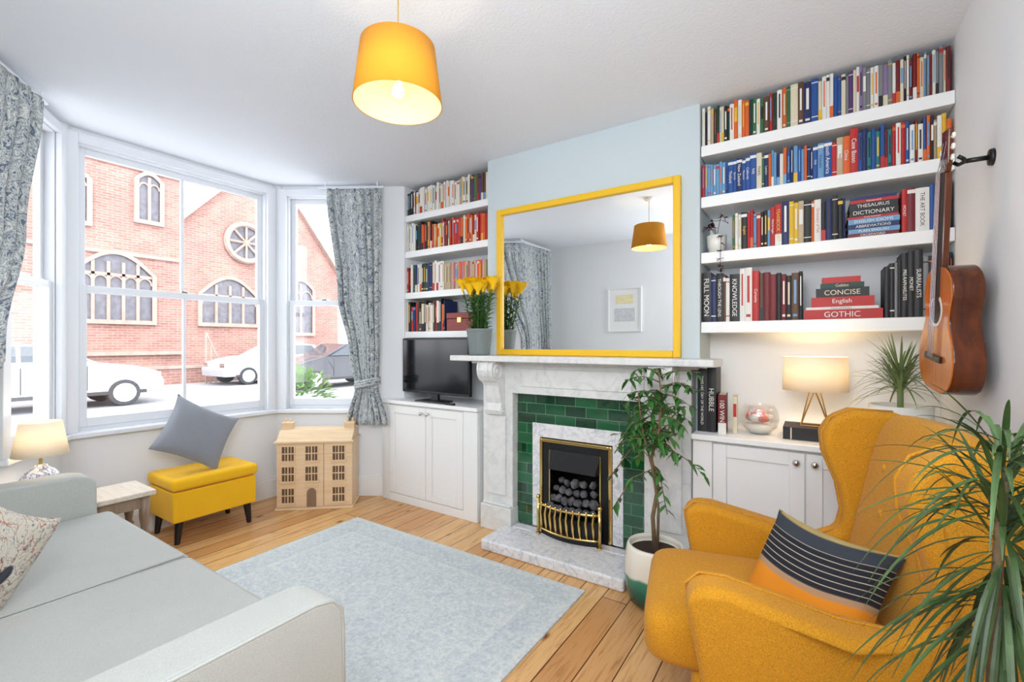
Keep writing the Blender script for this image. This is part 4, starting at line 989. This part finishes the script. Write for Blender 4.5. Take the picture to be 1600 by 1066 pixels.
# ---------------------------------------------------------------- dolls house
P0=Vector((-3.63,2.035)); P1=Vector((-3.18,2.417)); d=P1-P0; W=d.length
dh=thing('dollhouse','pale wooden three-storey dollhouse on the floor by the bay window','toy house',((P0.x+P1.x)/2,(P0.y+P1.y)/2,0),(0,0,math.atan2(d.y,d.x)))
hw=W/2; H=.55
MB().box(-hw,.018,.0,hw,.24,H).build('body',M['plywood'],dh,bevel=.003)
sp=-hw+W*.62
for a,b,cols in ((-hw,sp-.002,(.15,.46)),(sp+.002,hw,(.82,))):
    m=MB(); m.box(a,0,.02,b,.016,H-.01); dr=m.build('front_panel',M['plywood'],dh,bevel=.002)
    for c in cols:
        xc=-hw+W*c
        for r_,z_ in enumerate((.115,.29,.455)):
            if r_==0 and c==.46:
                q=MB(); q.box(xc-.036,-.008,.025,xc+.036,.0,.135); q.prism([(xc+.036*math.cos(t),.135+.036*math.sin(t)) for t in [PI*k/10 for k in range(11)]],-.008,0,'y'); q.build('front_door',M['walnut'],dr); 
                q=MB(); q.box(xc-.055,-.014,.182,xc+.055,0,.194); q.build('door_hood',M['plywood'],dr); continue
            q=MB(); w2,h2=.047,.058; t_=.007
            q.box(xc-w2-t_,-.008,z_-h2-t_,xc-w2,0,z_+h2+t_); q.box(xc+w2,-.008,z_-h2-t_,xc+w2+t_,0,z_+h2+t_); q.box(xc-w2,-.008,z_+h2,xc+w2,0,z_+h2+t_); q.box(xc-w2-.012,-.014,z_-h2-t_-.006,xc+w2+.012,0,z_-h2)
            q.box(xc-.004,-.006,z_-h2,xc+.004,0,z_+h2); q.box(xc-w2,-.006,z_-.004,xc+w2,0,z_+.004)
            for s2 in (-.5,.5): q.box(xc+s2*w2-.002,-.005,z_-h2,xc+s2*w2+.002,0,z_+h2)
            q.box(xc-w2,-.002,z_-h2,xc+w2,.0,z_+h2,1); q.build('window',[M['plywood'],M['dhglass']],dr)
MB().box(-hw-.015,-.02,H-.01,hw+.015,.255,H+.008).build('cornice',M['plywood'],dh,bevel=.003)
MB().box(-hw-.01,-.015,0,hw+.01,.25,.018).build('plinth',M['plywood'],dh,bevel=.003)
m=MB(); m.prism([(-.01,H+.008),(.245,H+.008),(.245,H+.085),(.07,H+.085)],-hw,hw,'x'); m.build('roof',M['plywood'],dh)
for sg in (-1,1):
    m=MB(); x=sg*(hw-.045); m.box(x-.04,.10,H+.08,x+.04,.165,H+.13); m.box(x-.045,.095,H+.13,x+.045,.17,H+.14); m.build('chimney',M['plywood'],dh)
    m=MB(); 
    for k in (-1,1): m.tube([(x+k*.02,.132,H+.14),(x+k*.02,.132,H+.17)],.009,8)
    m.build('chimney_pot',M['plywood'],dh)

# ---------------------------------------------------------------- armchair
ac=thing('wingback_armchair','mustard yellow wingback armchair with tufted back','armchair',(.03,1.845,0),(0,0,R(13)))
side=[(-.36,.16),(-.40,.40),(-.43,.57),(-.44,.63),(-.40,.67),(-.33,.67),(-.2,.64),(-.05,.605),(.06,.60),(.12,.63),(.135,.70),(.12,.80),(.075,.92),(.07,1.0),(.10,1.06),(.17,1.095),(.30,1.09),(.385,1.06),(.36,.8),(.31,.4),(.27,.16)]
for sg in (-1,1):
    m=MB(); n_=len(side); vs=[]; 
    for w_ in (.285,.395):
        for (a,b) in side:
            fl_=.035*max(0,1-abs(b-.62)/.12) if a<0 else .03*max(0,(b-.7)/.4)
            vs.append((a,sg*(w_+ (fl_ if w_>.3 else (-.2*fl_ if a<0 else fl_*.7))),b))
    fs=[list(range(n_))[::-1],[n_+i for i in range(n_)]]+[(i,(i+1)%n_,n_+(i+1)%n_,n_+i) for i in range(n_)]
    m.add(vs,fs); m.build('wing_and_arm',M['mustard'],ac,bevel=.04,seg=5,smooth=True,wn=True)
    # seam piping along the wing and arm edge
    m=MB(); m.tube([(a-.001,sg*(.325 if b<.7 else .335),b+.002) for a,b in side[1:17]],.0045,6); m.build('piping',M['mustard'],ac,smooth=True)
m=MB(); m.box(-.42,-.29,.16,.28,.29,.34); m.build('seat_frame',M['mustard'],ac,bevel=.03,seg=4,smooth=True,wn=True)
m=MB(); m.sup((-.18,0,.41),(.39,.285,.10),.45,.22,48,20); m.build('seat_cushion',M['mustard'],ac,smooth=True)
m=MB(); m.X=Matrix.Translation((.245,0,.72))@Matrix.Rotation(R(12),4,'Y'); m.sup((0,0,0),(.085,.30,.385),.35,.3,40,20); m.X=None; m.build('backrest',M['mustard'],ac,smooth=True)
for y,z in ((-.13,.92),(.0,.92),(.13,.92),(-.07,.78),(.07,.78)):
    xx=.245-.083+ (z-.72)*math.tan(R(12)); MB().sup((xx,y,z),(.010,.016,.016),1,1,12,8).build('button',M['mustard'],ac,smooth=True)
for x,y in ((-.33,-.28),(-.33,.28),(.24,-.28),(.24,.28)): MB().tube([(x*1.05,y,0),(x,y,.17)],[.014,.024],12).build('leg',M['walnut'],ac)
sc=MB().pillow(.37,.36,.18,slouch=.015).build('cushion',M['stripe'],smooth=True); tag(sc,'black striped cushion with yellow panel on the armchair','cushion')
sc.matrix_world=Matrix.Translation((.0,1.725,.600))@Matrix.Rotation(R(-24),4,'Z')@Matrix.Rotation(R(-36),4,'X')@Matrix.Rotation(R(5),4,'Y')

# ---------------------------------------------------------------- foreground plant
fpz=1.13; fpx,fpy=.25,1.04
dp=thing('dracaena_plant','tall spiky green foreground plant in front of the armchair','plant',(fpx,fpy,0))
m=MB(); m.lathe([(0,0),(.10,0),(.13,.1),(.14,.28),(.13,.28),(.125,.25),(0,.25)],28); m.build('pot',M['whitepot'],dp,smooth=True)
m=MB(); m.tube([(0,0,.24),(-.015,0,.6),(-.01,0,.9),(0,0,fpz)],[.014,.011,.007,.007],10); m.build('trunk',M['bark'],dp,smooth=True)
m=MB()
for k in range(230):
    a=random.uniform(0,2*PI); lo=random.random()<.45; el=random.uniform(-1.4,-.1) if lo else random.uniform(-.1,2.0); L=random.uniform(.15,.25)
    m.blade((.012*math.cos(a),.012*math.sin(a),fpz-(.26 if lo else .10)+.17*random.random()),(math.cos(a),math.sin(a),el),L,.0095,random.uniform(.15,.9),8)
m.build('foliage',M['leaf_fg'],dp)

# ---------------------------------------------------------------- picture on the rear wall
pf=thing('picture_frame','white-framed pale cream and grey print on rear wall','picture',(-2.15,YR,1.81))
m=MB(); a,b=.235,.30
m.box(-a,0,-b,-a+.02,.02,b); m.box(a-.02,0,-b,a,.02,b); m.box(-a+.02,0,-b,a-.02,.02,-b+.02); m.box(-a+.02,0,b-.02,a-.02,.02,b); m.build('frame',M['white'],pf)
M['pale1']=mat('pale_grey_ink',(212,216,220),.9,var=.12,vs=30); M['pale2']=mat('pale_yellow_ink',(240,230,184),.9,var=.1,vs=20)
m=MB(); m.box(-a+.02,0,-b+.02,a-.02,.008,b-.02); m.box(-.14,.008,-.16,.14,.010,.02,1); m.box(-.12,.008,.08,.12,.010,.2,2); m.build('print',[M['white'],M['pale1'],M['pale2']],pf)

# ---------------------------------------------------------------- lights
wd=bpy.data.worlds.new('world'); SC.world=wd; wd.use_nodes=True
wd.node_tree.nodes['Background'].inputs[0].default_value=(.93,.97,1,1); wd.node_tree.nodes['Background'].inputs[1].default_value=4.6
def light(name,typ,loc,energy,col=(1,1,1),size=.1,sy=None,target=None):
    l=bpy.data.lights.new(name,typ); l.energy=energy; l.color=col; o=bpy.data.objects.new(name,l); C.objects.link(o); o.location=loc
    if typ=='AREA':
        l.size=size
        if sy: l.shape='RECTANGLE'; l.size_y=sy
    elif typ=='POINT': l.shadow_soft_size=size
    if target is not None: o.rotation_euler=(Vector(target)-Vector(loc)).to_track_quat('-Z','Y').to_euler()
    return o
for P,Q,s0,s1 in ((Cc,A,.03,LC-.06),(A,B,.05,.78),(Cc,D,.05,.68)):
    d_,n_=inward(P,Q); c=P+d_*(s0+s1)/2-n_*.13; zc=(WZ0+WZ1)/2
    o=light('window_portal','AREA',(c.x,c.y,zc),1,size=s1-s0,sy=WZ1-WZ0,target=(c.x+n_.x,c.y+n_.y,zc))
    try: o.data.cycles.is_portal=True
    except Exception as e: print(e); 
light('fill_rear','AREA',(-.35,-.33,2.0),40,(.95,.98,1),1.1,1.1,(-1.6,2.6,1.2))
light('fill_up','AREA',(-.4,-.2,1.9),19,(.93,.97,1),.8,.8,(-1.3,1.0,2.75))
light('fill_side','AREA',(.47,.30,2.0),20,(.96,.98,1),.5,.9,(-2.4,-.1,1.5))
light('pendant_glow','POINT',(PL[0],PL[1],ZC-.43),2.6,(1,.84,.6),.03)
light('table_lamp_glow','POINT',(0,2.82,CT+.063+.29),8.5,(1,.70,.38),.03)
light('side_lamp_glow','POINT',(la.location.x,la.location.y,.491+.375),2.2,(1,.80,.55),.03)
light('sun','SUN',(-10,5,20),1.6,(1,.97,.93),target=None).rotation_euler=(R(40),0,R(60))
